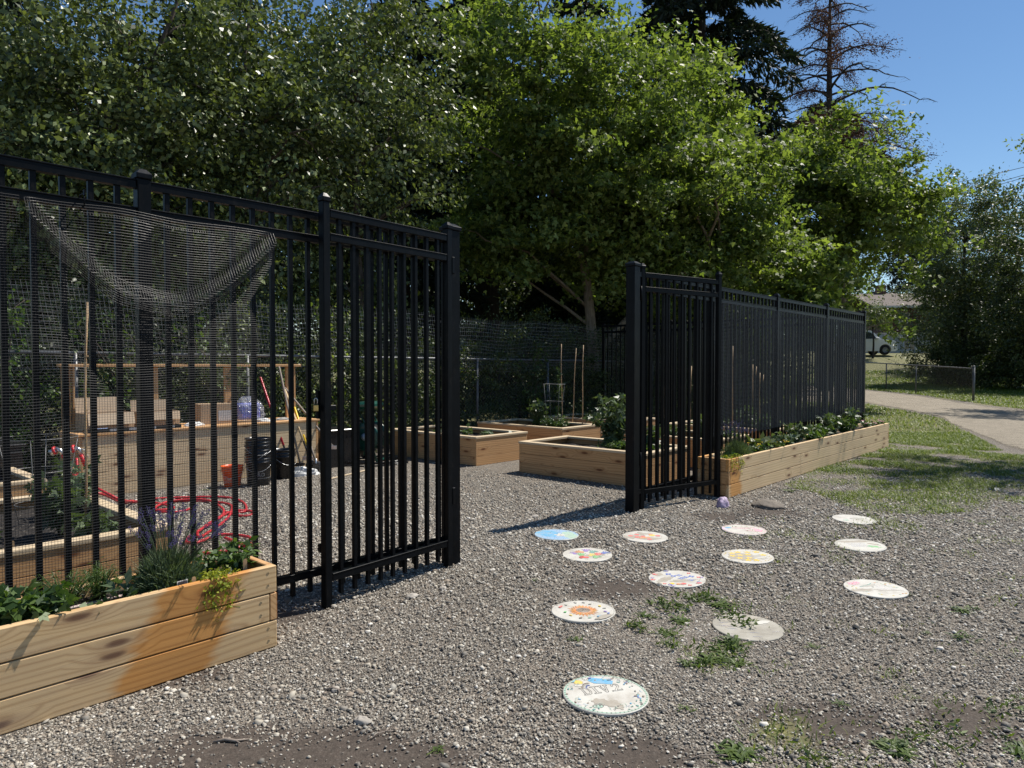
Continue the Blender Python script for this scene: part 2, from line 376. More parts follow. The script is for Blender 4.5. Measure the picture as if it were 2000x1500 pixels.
def grass_density(x,y):
    g=np.zeros(np.shape(x))
    n=smooth_noise(x,y,1.5,3)+.5*smooth_noise(x,y,4.5,9)
    g=np.where(inpoly(x,y,G1),.60+n*1.05,g)
    g=np.where(inpoly(x,y,G2),np.maximum(g,.22+n*.55),g)
    g=np.where(inpoly(x,y,G3),np.maximum(g,.25+n*.6),g)
    g=np.where(inpoly(x,y,G4),np.maximum(g,.12+n*.55),g)
    n5=smooth_noise(x,y,3.0,31)+.6*smooth_noise(x,y,9,12); g=np.where(inpoly(x,y,G5),np.maximum(g,.10+n5*.35),g)
    far=(y>13)&(~inpoly(x,y,garden))
    g=np.where(far,.95,g)
    g=np.where(inpoly(x,y,path_poly),0,g)
    g=np.where(inpoly(x,y,garden),0,g)
    return np.clip(g,0,1)
# terrain: fine grid near, coarse far
def axis(lo,hi,near,step,growth=1.18):
    a=[0.]; st=step
    while a[-1]<hi: 
        a.append(a[-1]+st)
        if a[-1]>near: st*=growth
    b=[0.]; st=step
    while b[-1]>lo:
        b.append(b[-1]-st)
        if b[-1]<-near: st*=growth
    return np.array(sorted(set(a+b)))
xs=axis(-400,400,14,.16); ys=axis(-60,900,30,.16,1.15)
gx,gy=np.meshgrid(xs,ys); gz=np.interp(gy,TY,TZ)
nearm=(np.abs(gx)<16)&(gy<32)&(gy>0)
sn=np.zeros_like(gx); sn[nearm]=(smooth_noise(gx[nearm],gy[nearm],.9,5)*.006-.002)*np.clip((15-gy[nearm])/4,0,1)
gz=gz+sn
verts=np.stack([gx,gy,gz],-1).reshape(-1,3); ny,nx=gx.shape
idx=np.arange(nx*ny).reshape(ny,nx); q=np.stack([idx[:-1,:-1],idx[:-1,1:],idx[1:,1:],idx[1:,:-1]],-1).reshape(-1,4)
go=npmesh('ground',verts,q,'gravel'); tag(go,'grey gravel ground with bare soil and grass patches',kind='structure')
gd=np.zeros(nx*ny); m_=((gy>2)&(np.abs(gx)<60)&(gy<60)).ravel(); fx,fy=gx.ravel(),gy.ravel()
gd[m_]=grass_density(fx[m_],fy[m_]); gd[(fy>=60)]=.95
a=go.data.attributes.new('grass','FLOAT','POINT'); a.data.foreach_set('value',gd.astype(np.float32))
sp=[(P(640,1480),.62,.32),(P(450,1475),.5,.22),(P(820,1480),.35,.2),(P(1250,1480),.35,.22),(P(1600,1420),.35,.2),(P(1900,1400),.3,.3),(P(1200,1150),.4,.3),(P(1400,1010),.35,.3),(P(1500,1000),.4,.3),(P(560,1200),.3,.15),(P(300,1320),.35,.12)]
sv=np.zeros(nx*ny)
for c_,rx,ry in sp: sv=np.maximum(sv,np.clip(1.25-np.sqrt(((fx-c_.x)/rx)**2+((fy-c_.y)/ry)**2),0,1))
a=go.data.attributes.new('soil','FLOAT','POINT'); a.data.foreach_set('value',sv.astype(np.float32))
for p_ in go.data.polygons: p_.use_smooth=True
# path sheet
def resample(pts,n):
    pts=np.array(pts); d=np.r_[0,np.cumsum(np.linalg.norm(np.diff(pts,axis=0),axis=1))]; t=np.linspace(0,d[-1],n)
    return np.stack([np.interp(t,d,pts[:,0]),np.interp(t,d,pts[:,1])],-1)
tt=np.linspace(0,len(PATHF)-1,360)
fp,np_=np.array(pp(PATHF)),np.array(pp(PATHN))
a_=np.stack([np.interp(tt,range(len(fp)),fp[:,k]) for k in (0,1)],-1); b_=np.stack([np.interp(tt,range(len(fp)),np_[:,k]) for k in (0,1)],-1)
K=40; t=np.linspace(0,1,K)[None,:,None]
jag=(smooth_noise(a_[:,0],a_[:,1],1.1,2)*.5)[:,None,None]*.6*np.linspace(1,-1,K)[None,:,None]
pg=a_[:,None,:]*(1-t)+b_[:,None,:]*t; pg=pg+np.concatenate([np.zeros_like(jag),jag],-1)
pz=np.interp(pg[...,1],TY,TZ)+.007
vv=np.concatenate([pg,pz[...,None]],-1).reshape(-1,3); idx=np.arange(360*K).reshape(360,K)
q=np.stack([idx[:-1,:-1],idx[:-1,1:],idx[1:,1:],idx[1:,:-1]],-1).reshape(-1,4)
po=npmesh('path',vv,q,'path'); ev=np.tile(np.minimum(np.linspace(0,1,K),np.linspace(1,0,K))*4.5,(360,1)).ravel().clip(0,1.6); pa_=po.data.attributes.new('edge','FLOAT','POINT'); pa_.data.foreach_set('value',ev.astype(np.float32)); tag(po,'pale dirt and gravel footpath curving to the right',kind='structure')
# grass blades
def blades(name,n,region,h,label,mat='grass',w=.006,seed=1,thr=True):
    g=np.random.default_rng(seed); x0,x1,y0,y1=region
    x=g.uniform(x0,x1,n); y=y0+(y1-y0)*g.uniform(size=n)
    keep=(np.abs(x)<y*.86+1.5); x,y=x[keep],y[keep]
    dn=grass_density(x,y); k=g.uniform(size=len(x))<np.clip((dn-.12)*1.2,0,1)
    x,y,dn=x[k],y[k],dn[k]; n=len(x); z=np.interp(y,TY,TZ)
    hh=h*g.uniform(.3,1.3,n)*(.5+.6*dn); an=g.uniform(0,6.28,n); ln=g.uniform(.3,2.2,n)*hh
    dx,dy=np.cos(an),np.sin(an); bw=w*g.uniform(.6,1.5,n)*np.maximum(1,y/9)
    base=np.stack([x,y,z-.005],-1); side=np.stack([-dy*bw,dx*bw,0*x],-1); mid=base+np.stack([dx*ln*.35,dy*ln*.35,hh*.65],-1); tip=base+np.stack([dx*ln,dy*ln,hh],-1)
    v=np.stack([base-side,base+side,mid+side*.8,tip,mid-side*.8],1).reshape(-1,3)
    q=np.arange(n)[:,None]*5+np.array([[0,1,2,4]]); tr=np.arange(n)[:,None]*5+np.array([[4,2,3,3]])
    # two faces: quad + tri (tri stored as separate quad made of close points is avoided: use triangles)
    f=np.concatenate([np.arange(n)[:,None]*5+np.array([[0,1,2]]),np.arange(n)[:,None]*5+np.array([[0,2,4]]),np.arange(n)[:,None]*5+np.array([[4,2,3]])])
    rn=np.tile(g.uniform(size=n),3)
    o=npmesh(name,v,f,mat,rn=rn); tag(o,label,kind='stuff'); return o
blades('grass',720000,(.5,15,2.0,15),.036,'patchy green grass growing through the gravel',seed=3,w=.0028)
blades('grass',260000,(4,40,14,45),.06,'sunlit lawn grass beside the path',seed=4,w=.004)
def ground_weeds():
    g=np.random.default_rng(21); n=60000; x=g.uniform(.4,3.2,n); y=g.uniform(2.3,5.2,n)
    nn=smooth_noise(x,y,3.2,4)+.5*smooth_noise(x,y,9,2); k=(inpoly(x,y,G3)&(nn>.26)&(g.uniform(size=n)<.7))|(inpoly(x,y,G4)&(nn>.36)&(g.uniform(size=n)<.3))
    x,y=x[k],y[k]; z=g.uniform(0,1,len(x))**2*.04; c=np.stack([x,y,z+.002],-1); v,q,r=leafgeo(c,.040,.011,.9,'diamond',g,None,.0); tag(npmesh('ground_weeds',v,q,'weed',rn=r),'low weeds spread over the gravel between the painted discs',kind='stuff')
ground_weeds()
# pebbles
def pebbles():
    g=np.random.default_rng(11); n=300000
    y=1.75+g.uniform(size=n)**1.25*9.0; x=(g.uniform(size=n)*2-1)*(y*.76+.2)
    s_=(x-O.x)*U.x+(y-O.y)*U.y; d_=(x-O.x)*V.x+(y-O.y)*V.y
    keep=~((s_>-4.4)&(s_<-1.62)&(d_>-.45)&(d_<0))&(d_<4.6)&(g.uniform(size=n)<np.clip((10.5-y)/4.,0,1))
    keep&=~((s_>3.74)&(d_>-.4)&(d_<0))&~((s_<-1.6)&(d_>.9)&(d_<2.8))&~((s_>3.6)&(d_>.55))
    for cx,cy in DISCS:
        c_=P(cx,cy); keep&=~((x-c_.x)**2+(y-c_.y)**2<(.187-.012*(g.uniform(size=n)<.5))**2)
    sv=np.zeros(n)
    for c_,rx,ry in sp: sv=np.maximum(sv,np.clip(1.2-np.sqrt(((x-c_.x)/rx)**2+((y-c_.y)/ry)**2),0,1))
    keep&=(g.uniform(size=n)>sv*.95)
    x,y=x[keep],y[keep]; n=len(x)
    r=g.lognormal(math.log(.0040),.42,n)*np.clip(y/3.6,1,1.7); r=np.minimum(r,.017)
    big=g.uniform(size=n)<.003; r[big]*=2.1
    oc=np.array([[1,0,0],[0,1,0],[-1,0,0],[0,-1,0],[.62,.62,.62],[-.62,.62,.62],[-.62,-.62,.62],[.62,-.62,.62],[0,0,.9]],float)
    F_=np.array([[0,1,4],[1,2,5],[2,3,6],[3,0,7],[4,1,5],[5,2,6],[6,3,7],[7,0,4],[4,5,8],[5,6,8],[6,7,8],[7,4,8]])
    vs=oc[None]*g.uniform(.72,1.25,(n,9,1))*r[:,None,None]
    vs*=np.stack([g.uniform(.9,1.5,n),g.uniform(.7,1.,n),g.uniform(.6,1.05,n)],-1)[:,None,:]
    an=g.uniform(0,6.28,n); c_,s2=np.cos(an)[:,None],np.sin(an)[:,None]
    X=vs[...,0]*c_-vs[...,1]*s2; Y=vs[...,0]*s2+vs[...,1]*c_; tl=g.normal(0,.25,(n,1)); Z=vs[...,2]+X*tl
    v=np.stack([X+x[:,None],Y+y[:,None],Z+g.uniform(-.001,.0025,n)[:,None]+.001],-1).reshape(-1,3)
    f=(np.arange(n)[:,None,None]*9+F_[None]).reshape(-1,3)
    rn=np.repeat(g.uniform(size=n),12)
    o=npmesh('gravel_stones',v,f,'pebble',rn=rn); tag(o,'loose grey and tan gravel stones',kind='stuff')
    o.data.polygons.foreach_set('use_smooth',np.ones(len(f),bool))
DISCS=[(1087,1047),(1147,1086),(1260,1051),(1453,1037),(1460,1089),(1322,1134),(1668,1016),(1680,1067),(1710,1153),(1139,1197),(1460,1229),(1183,1360)]
pebbles()
# ------------------------------------------------------------ iron fences
def rail_box(mb,x0,x1,z0,z1,y0=-.02,y1=.02):
    mb.box((x0,y0,z0),(x1,y1,z1-.006),bev=.004); mb.box((x0,y0-.003,z1-.008),(x1,y1+.003,z1),bev=.002)
    mb.box((x0,y0-.002,z0),(x1,y0+.001,z0+.01))
def post_mesh(w,h,cap=.006):
    mb=MB(); a=w/2; mb.box((-a,-a,-.05),(a,a,h-.05),bev=.004); mb.box((-a-cap,-a-cap,h-.05),(a+cap,a+cap,h-.022),bev=.004)
    b=a+cap-.004; mb.add([(-b,-b,h-.022),(b,-b,h-.022),(b,b,h-.022),(-b,b,h-.022),(-b*.45,-b*.45,h),(b*.45,-b*.45,h),(b*.45,b*.45,h),(-b*.45,b*.45,h)],[(0,1,5,4),(1,2,6,5),(2,3,7,6),(3,0,4,7),(4,5,6,7)])
    return mb
def copypart(src,parent,loc):
    c=src.copy(); COL.objects.link(c); c.parent=parent; c.location=loc; return c
def pickets(root,xs,z0,z1,y=0,w=.0125,first=None):
    if first is None:
        mb=MB(); mb.box((-w,-w,z0),(w,w,z1),bev=.002); first=mb.build('picket','black',root,loc=(xs[0],y,0)); xs=xs[1:]
    for x in xs: copypart(first,root,(x,y,0))
    return first
def iron_fence(label,s_posts,d,spacing=.117,rot=0,origin=None,gateposts=(),length=None,bottom=.12):
    root=thing('iron_fence',label,'fence',origin if origin is not None else W(0,d),GA+rot,'black iron fence panels round the garden')
    p=None
    for s in s_posts:
        if s in gateposts: continue
        if p is None: p=post_mesh(.064,2.425).build('post','black',root,loc=(s,0,0))
        else: copypart(p,root,(s,0,0))
    big=None
    for s in gateposts:
        if big is None: big=post_mesh(.1,2.465,.01).build('gate_post','black',root,loc=(s,0,0))
        else: copypart(big,root,(s,0,0))
    first=None
    for a,b in zip(s_posts[:-1],s_posts[1:]):
        wa=.05 if a in gateposts else .032; wb=.05 if b in gateposts else .032
        for z1,h in ((2.37,.045),(2.232,.045),(bottom+.09,.045)):
            mb=MB(); rail_box(mb,a+wa,b-wb,z1-h,z1); mb.build('rail','black',root)
            for xx in (a+wa,b-wb):                      # brackets
                pass
        n=max(1,round((b-a)/spacing)); xs_=[a+(b-a)*(i)/n for i in range(1,n)]
        if first is None: first=pickets(root,xs_,.075,2.345)
        else: pickets(root,xs_,0,0,first=first)
    return root
iron_fence('black iron fence left of the gate, behind the planter with lavender',[-6.3,-4.2,-2.097,0.0],0,gateposts=(0.0,))
iron_fence('long black iron fence right of the gate, netting tied along it',[2.44,4.07,6.06,8.07,10.07],0,gateposts=(2.44,))
iron_fence('far black iron fence closing the right end of the garden',[.06,1.95,3.85,5.6],0,rot=R(90),origin=W(10.07,0))
def leaf_gate(label,hinge,free,bz0,bz1):
    h=W(*hinge); f=W(*free); L=(f-h).length; an=math.atan2(f.y-h.y,f.x-h.x)
    root=thing('gate_leaf',label,'gate',(h.x,h.y,0),an,'open black iron gate leaves')
    tilt=(bz1-bz0)
    for x in (0,L): 
        p=post_mesh(.05,2.45,.004).build('stile','black',root,loc=(x,0,.05)); p.scale=(1,1,.985)
    for z1 in (2.372,2.232,.20):
        mb=MB(); rail_box(mb,.027,L-.027,z1-.048,z1,-.022,.022); mb.build('rail','black',root)
    pickets(root,[L*(i+1)/10 for i in range(9)],.06,2.345)
    for z in (.45,2.1):
        mb=MB(); mb.box((-.05,-.03,z),(-.02,.03,z+.12),bev=.004); mb.tube([(-.045,-.035,z-.01),(-.045,-.035,z+.13)],.011,8); mb.build('hinge','black',root)
    return root,L
gl,LL=leaf_gate('left open gate leaf folded back against the fence, padlock on its stile',(-.07,-.045),(-1.13,-.125),.1,.1)
mb=MB(); mb.box((LL-.035,-.05,1.13),(LL+.035,-.026,1.30),bev=.004); mb.box((LL-.07,-.012,1.18),(LL-.025,.012,1.21),bev=.003); mb.tube([(LL-.01,-.05,1.25),(LL-.06,-.06,1.27),(LL-.09,-.06,1.25)],.008,8); mb.build('latch','black',gl)
mb=MB(); mb.box((LL-.028,-.05,.33),(LL+.028,-.025,.38),bev=.004); mb.box((LL-.05,-.06,.345),(LL-.02,-.02,.352)); mb.build('drop_rod_bracket','black',gl)
leaf_gate('right open gate leaf swung out beside the long planter',(2.60,-.005),(3.70,-.29),.1,.1)
# padlock
M['brass']=simple('brass',(.55,.40,.16),.35,1,.15,40)
M['steel']=simple('steel',(.55,.56,.57),.35,.9,.15,30)
M['galv']=simple('galvanised_steel',(.13,.135,.14),.55,.3,.25,9)
M['wire']=simple('wire',(.20,.20,.20),.5,.3,.2,9)
pc=D(617,796,4.14)
pl=thing('padlock','brass padlock hanging from the left gate latch','padlock',pc,R(20))
mb=MB(); mb.box((-.016,-.011,-.022),(.016,.011,.016),bev=.003); mb.build('lock_body','brass',pl)
mb=MB(); mb.tube([(-.009,0,.014),(-.009,0,.046),(-.004,0,.055),(.004,0,.055),(.009,0,.046),(.009,0,.014)],.0033,8); mb.build('shackle','steel',pl)
# ------------------------------------------------------------ netting
M['net']=simple('black_plastic_net',(.009,.009,.011),.45,0,.2,50,spec=.3)
def net(label,s0,s1,z0,z1,fd,step=.0125,wd_=.0014,fz=None,group='black plastic netting tied to the fences'):
    ns=int((s1-s0)/step)+1; nz=int((z1-z0)/step)+1
    s=np.linspace(s0,s1,ns); z=np.linspace(z0,z1,nz); S,Z=np.meshgrid(s,z)
    Sd,Dd,Zd=fd(S,Z)
    def w(S_,D_,Z_): return np.stack([O.x+U.x*S_+V.x*D_,O.y+U.y*S_+V.y*D_,Z_],-1)
    Pn=w(Sd,Dd,Zd); h=wd_/2
    # vertical strands
    du=np.array([U.x,U.y,0])*h; dz=np.array([0,0,h])
    A=Pn[:-1]-du; B=Pn[:-1]+du; C=Pn[1:]+du; E=Pn[1:]-du
    v1=np.stack([A,B,C,E],2).reshape(-1,3)
    tv=np.array([V.x,V.y,0])*h*.55; A=Pn[:,:-1]-dz-tv; B=Pn[:,1:]-dz-tv; C=Pn[:,1:]+dz+tv; E=Pn[:,:-1]+dz+tv
    off=np.array([V.x,V.y,0])*-.0006
    v2=np.stack([A,B,C,E],2).reshape(-1,3)+off
    v=np.concatenate([v1,v2]); q=np.arange(len(v)).reshape(-1,4)
    o=npmesh('garden_netting',v,q,'net'); tag(o,label,'netting',group); return o
def zc(S):  # drooping ridge of the left net
    x=(S+2.62)/(1.22); x=np.clip(x,0,1); return 2.17-.40*np.sin(np.pi*np.clip(x,0,1)**.95)-.0*x
def nl(S,Z):
    ff=smooth_noise(S[::4,::4],Z[::4,::4],3.1,1); ff=np.kron(ff,np.ones((4,4)))[:S.shape[0],:S.shape[1]]
    k=np.ones(9)/9
    ff=np.apply_along_axis(lambda r:np.convolve(np.pad(r,4,'edge'),k,'valid'),0,ff); ff=np.apply_along_axis(lambda r:np.convolve(np.pad(r,4,'edge'),k,'valid'),1,ff)
    z_=zc(S); ins=(S>-2.62)&(S<-1.40)
    rd=np.where(ins,np.exp(-((Z-z_)/.05)**2)*.05,0); sag=np.where(ins,np.clip((Z-z_)/.5,0,1)*.02,0)
    return S+ff*.012, -.036-rd-np.abs(ff)*.03*(Z<2.15), Z+ff*.02+rd*-.35
net('black netting tied to the left fence, sagging in a deep fold from the rail',-3.9,-1.42,.42,2.20,nl)
def band(S,T):
    z_=zc(S); return S,-.055-.03*np.sin(T*11+S*3), z_+(T-.10)*.8+.008*np.sin(S*23)
net('loose doubled fold of black netting drooping over the left fence post',-2.60,-1.44,.02,.16,band,.0125,.0012)
def nr_(S,Z):
    return S+.004*np.sin(Z*9+S*3), -.034-.012*np.abs(np.sin(S*7))-.006*np.sin(Z*5+S*2),Z+.015*np.sin(S*3.1)
net('black netting tied along the right fence above the long planter',4.12,10.0,.62,2.19,nr_,.0165,.0022)
def ne_(S,Z):
    # runs back from the far corner: S is distance from the front fence
    return 10.07+.03+.01*np.sin(S*9)+0*S, S, Z+.01*np.sin(S*4)
net('black netting on the far end fence of the garden',.1,5.5,.3,2.19,ne_,.03,.004)
# cable ties
for (px,py,Y,lb) in ((160,392,3.30,'left cable tie holding the netting to the upper fence rail'),(511,447,4.05,'right cable tie holding the netting to the upper fence rail')):
    t_=thing('cable_tie',lb,'cable tie',D(px,py,Y),GA,'cable ties on the fence rail'); mb=MB()
    mb.tube([(0,-.03,-.03),(0,-.035,0),(0,-.03,.03),(0,.03,.03),(0,.03,-.03),(0,-.03,-.03)],.003,6); mb.box((-.004,-.04,.02),(.004,-.03,.045)); mb.build('band','black',t_)
# ------------------------------------------------------------ chain link
def chainlink(name,label,pts,zt,posts,pitch=.085,wr=.0032,topr=.021,ext=0,postr=.024,group=None,mats=('galv','wire'),endr=None):
    """pts: list of world xy ends (2), zt: rail z above ground at both ends"""
    a,b=Vector(pts[0]),Vector(pts[1]); L=(b-a).length; an=math.atan2(b.y-a.y,b.x-a.x)
    za,zb=tz(a.x,a.y),tz(b.x,b.y); root=thing(name,label,'fence',(a.x,a.y,0),an,group)
    gz_=lambda x: za+(zb-za)*x/L; rz_=lambda x: gz_(x)+zt[0]+(zt[1]-zt[0])*x/L
    for x in posts:
        r_=endr if (endr and x==posts[0]) else postr
        mb=MB(); mb.tube([(x,0,gz_(x)-.1),(x,0,rz_(x)+(.06 if r_!=postr else .0))],r_,10)
        if r_!=postr: mb.lathe([(r_,0),(r_*1.05,.02),(r_*.6,.045),(0,.05)],10,c=(x,0,rz_(x)+.06))
        mb.build('post',mats[0],root)
    mb=MB(); mb.tube([(0,0,rz_(0)),(L/2,0,rz_(L/2)),(L,0,rz_(L))],topr,10); mb.build('top_rail',mats[0],root)
    n=int(L/(pitch/2)); x=np.linspace(0,L,n+1); h=zt[0]; rows=int(h/pitch)+1; q=[];v=[]
    zz=np.array([gz_(t) for t in x]); rr=np.array([rz_(t) for t in x]); tg=(np.arange(n+1)%2)
    for r in range(rows):
        f0=(r+tg)/rows; zc_=zz+.03+(rr-zz-.03)*f0
        yy=np.where((np.arange(n+1)%2)==0,.003,-.003)
        c=np.stack([x,yy,zc_],-1); d_=np.array([0,0,wr*.7]); dx=np.array([wr*.5,0,0])
        A=c[:-1]-d_; B=c[1:]-d_; C=c[1:]+d_; E=c[:-1]+d_; v.append(np.stack([A,B,C,E],1).reshape(-1,3))
    v=np.concatenate(v); q=np.arange(len(v)).reshape(-1,4); npmesh('wire_mesh',v,q,mats[1],root)
    if ext:
        v=[]; hx=.0021; steps=int(L/.10)
        wob=lambda x_,k:.03*np.sin(x_*1.3)+.012*np.sin(x_*4+k)
        x=np.linspace(0,L,steps*2+1)
        for r in range(15):
            z_=np.array([rz_(t) for t in x])+(r-3)*ext/12+.012*np.sin(x*2.1+r)+wob(x,0)
            y_=.045+.02*np.sin(x*1.9+r*.15); c=np.stack([x,y_,z_],-1); d_=np.array([0,0,hx])
            v.append(np.stack([c[:-1]-d_,c[1:]-d_,c[1:]+d_,c[:-1]+d_],1).reshape(-1,3))
        for k in range(0,steps*2+1):
            x_=x[k]; z0=rz_(x_)-3*ext/12; c0=np.array([x_,.047,z0]); c1=np.array([x_-.14+.02*math.sin(x_*3),.047,rz_(x_)+ext+.03*math.sin(x_*1.3)]); d_=np.array([hx*.8,0,0])
            v.append(np.stack([c0-d_,c0+d_,c1+d_,c1-d_])[None].reshape(-1,3))
        v=np.concatenate(v); q=np.arange(len(v)).reshape(-1,4); npmesh('wire_extension',v,q,mats[1],root)
    return root
b0=W(-6.9,5.69); b1=W(17,5.69)
chainlink('chain_link_fence','chain link fence along the back with welded wire above its rail',[b0[:2],b1[:2]],(1.62,1.46),[x+6.9 for x in (-6.9,-5.0,-2.9,-.76,1.39,3.7,6.0,8.12,10.25,12.4,14.5,16.8)],ext=.80)
e0=P(1901,783.5); e1=P(1640,748)
Lf=(e1-e0).length
chainlink('low_chain_link_fence','low galvanised chain link fence between the path and the grass bank',[e0[:2],e1[:2]],(1.20,1.24),[0,Lf*.33,Lf*.55,Lf*.78,Lf],pitch=.07,wr=.007,endr=.045,postr=.03,topr=.025)
# ------------------------------------------------------------ raised beds
M['blackpl']=simple('black_plastic',(.010,.010,.011),.3,var=.2)
M['screw']=simple('screw_head',(.05,.045,.04),.5,.6)
def soilmesh(root,x0,x1,y0,y1,z,amp=.02,mat='soil'):
    nx_,ny_=max(4,int((x1-x0)/.05)),max(4,int((y1-y0)/.05)); mb=MB(); sd_=rnd.uniform(0,99)
    vs=[(x0+(x1-x0)*i/nx_,y0+(y1-y0)*j/ny_,z+amp*mnoise.noise(Vector((i*.35+sd_,j*.35,0)))*1.5+amp*.5*mnoise.noise(Vector((i*1.3+sd_,j*1.3,5)))) for j in range(ny_+1) for i in range(nx_+1)]
    fs=[(j*(nx_+1)+i,j*(nx_+1)+i+1,(j+1)*(nx_+1)+i+1,(j+1)*(nx_+1)+i) for j in range(ny_) for i in range(nx_)]
    mb.add(vs,fs,0,None,True); return mb.build('soil',mat,root)
def bed(s0,d0,ls,ld,label,h=.42):
    root=thing('raised_bed',label,'raised bed',W(s0,d0),GA,'square timber raised beds inside the fence')
    t=.038; bh=(h-.032)/3
    for nm,lo in (('front',0),('back',ld-t)):
        mb=MB()
        for k in range(3):
            e=t if k==1 else 0
            mb.box((e,lo,k*bh+.002),(ls-e,lo+t,(k+1)*bh-.001),bev=.003)
        mb.build('side_panel','wood',root)
    for lo in (0,ls-t):
        mb=MB()
        for k in range(3):
            e=0 if k==1 else t
            mb.box((lo,e,k*bh+.002),(lo+t,ld-e,(k+1)*bh-.001),bev=.003,axis=1)
        mb.build('side_panel','wood',root)
    mb=MB(); o=.008; cw=.088
    mb.box((-o,-o,h-.032),(ls+o,cw,h),bev=.004); mb.box((-o,ld-cw,h-.032),(ls+o,ld+o,h),bev=.004)
    mb.box((-o,cw+.001,h-.032),(cw,ld-cw-.001,h),bev=.004,axis=1); mb.box((ls-cw,cw+.001,h-.032),(ls+o,ld-cw-.001,h),bev=.004,axis=1)
    mb.build('rim','cap',root)
    soilmesh(root,t,ls-t,t,ld-t,h-.10); return root
bed(3.62,.56,1.05,1.97,'timber bed nearest the gate opening, with a tall tomato plant and green seedlings')
bed(3.62,3.35,1.12,1.97,'timber bed left of the others by the back fence, with small squash seedlings')
bed(5.56,3.30,1.08,1.95,'half shaded timber bed behind the squash bed, bamboo cane at its side')
bed(5.58,.60,1.05,1.95,'timber bed seen through the right gate leaf, second from the gate')
bed(7.5,3.3,1.08,1.95,'shaded timber bed farthest back beside the far end fence')
bed(7.55,.60,1.05,1.95,'timber bed behind the netted fence with bamboo canes, third from the gate')
bed(-2.85,.91,1.24,1.90,'timber bed behind the left fence holding staked tomatoes and wire cages')
bed(-2.85,3.62,1.24,1.75,'timber bed at the left edge, in front of the black bin')
def planter(s0,d0,L,wd_,label,mat,joints=(),h=.425):
    root=thing('planter_box',label,'planter',W(s0,d0),GA,'long timber planters outside the fence')
    t=.038; bh=h/3
    mb=MB(); sc=MB()
    for k in range(3):
        e=t+.002 if k==1 else 0
        cuts=[e]+[j for j,ks in joints if k in ks]+[L-e]
        for a_,b__ in zip(cuts[:-1],cuts[1:]):
            mb.box((a_+.0015,0,k*bh+.0025),(b__-.0015,t,(k+1)*bh-.0025),bev=.004)
            for xx in (a_+.05,b__-.05):
                for zz in (.3,.75):
                    sc.lathe([(0,-.0005),(.0055,-.0005),(.006,.0012)],8,c=(0,0,0)); 
                    n_=3*8; sc.v[-n_:]=[(xx+vx,-.0002-vz,(k+zz)*bh+vy) for vx,vy,vz in sc.v[-n_:]]
    mb.build('side_panel',mat,root); sc.build('screws','screw',root)
    mb=MB()
    for k in range(3): mb.box((.0,wd_-t,k*bh+.0025),(L,wd_,(k+1)*bh-.0025),bev=.004)
    mb.build('side_panel',mat,root)
    for lo in (0,L-t):
        mb=MB()
        for k in range(3):
            e=.0 if k==1 else t+.001
            mb.box((lo,e,k*bh+.0025),(lo+t,wd_-t-.001,(k+1)*bh-.0025),bev=.004,axis=1)
        mb.build('end_panel','wood',root)
    mb=MB(); mb.box((L-.0015-.003,.001,bh+.0045),(L+.0012,t-.001,2*bh-.0045)); mb.build('board_end','endgrain',root)
    mb=MB()
    for x_ in (.12,L-.12): mb.box((x_-.05,.05,-.01),(x_+.05,wd_-.05,.004))
    mb.build('foot','black',root)
    soilmesh(root,t,L-t,t,wd_-t,h-.06,.015); return root
P1L=2.44
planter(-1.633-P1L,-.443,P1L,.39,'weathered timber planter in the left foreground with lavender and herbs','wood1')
planter(3.75,-.40,6.45,.37,'long pale timber planter along the right fence, full of vegetables','wood2',[(2.15,(0,1)),(3.95,(1,)),(4.2,(2,))])
# irrigation pipe in the left planter
pr=thing('drip_pipe','pale drip irrigation pipe lying on the soil of the left planter','pipe',W(-1.633-P1L,-.443),GA)
mb=MB(); mb.tube([(.2,.20,.375),(.9,.195,.38),(1.45,.20,.378),(1.92,.24,.372)],.0075,8)
mb.build('tube',simple('aged_plastic',(.42,.33,.30),.5),pr)
# ------------------------------------------------------------ plants
def mkplant(name,label,cat,loc,group,rz=0): return thing(name,label,cat,loc,rz,group)
def foliage_stems(root,stems,lv,L,Wd,mat,up=.8,shape='diamond',seed=0,stemr=.003,stemmat='weed',spread=.03,leafname='foliage',droop=.2):
    g=np.random.default_rng(seed); mb=MB(); c=[];ad=[]
    for st in stems:
        pts=[Vector(p) for p in st]; mb.tube(pts,[stemr*(1-.6*i/len(pts)) for i in range(len(pts))],5)
        for _ in range(lv):
            k=g.uniform(.15,1)*(len(pts)-1); i=min(int(k),len(pts)-2); p=pts[i].lerp(pts[i+1],k-i)
            an=g.uniform(0,6.28); dd=np.array([math.cos(an),math.sin(an),.35]); c.append(np.array(p)+dd*spread*g.uniform(.0,1)); ad.append(dd)
    if 'rnd' : pass
    o=mb.build('stem',stemmat,root); a=o.data.attributes.new('rnd','FLOAT','FACE'); a.data.foreach_set('value',np.full(len(o.data.polygons),.3,dtype=np.float32))
    v,q,r=leafgeo(np.array(c),L,Wd,up,shape,g,np.array(ad),droop); npmesh(leafname,v,q,mat,root,rn=r); return root
def randstems(g,n,h,sp,curve=.5,z0=0,r0=.02):
    out=[]
    for _ in range(n):
        an=g.uniform(0,6.28); r=g.uniform(.2,1)*sp; hh=h*g.uniform(.6,1.1)
        out.append([(math.cos(an)*(r0+r*t**1.5),math.sin(an)*(r0+r*t**1.5),z0+hh*(t-curve*.3*t*t)) for t in (0,.33,.66,1)])
    return out
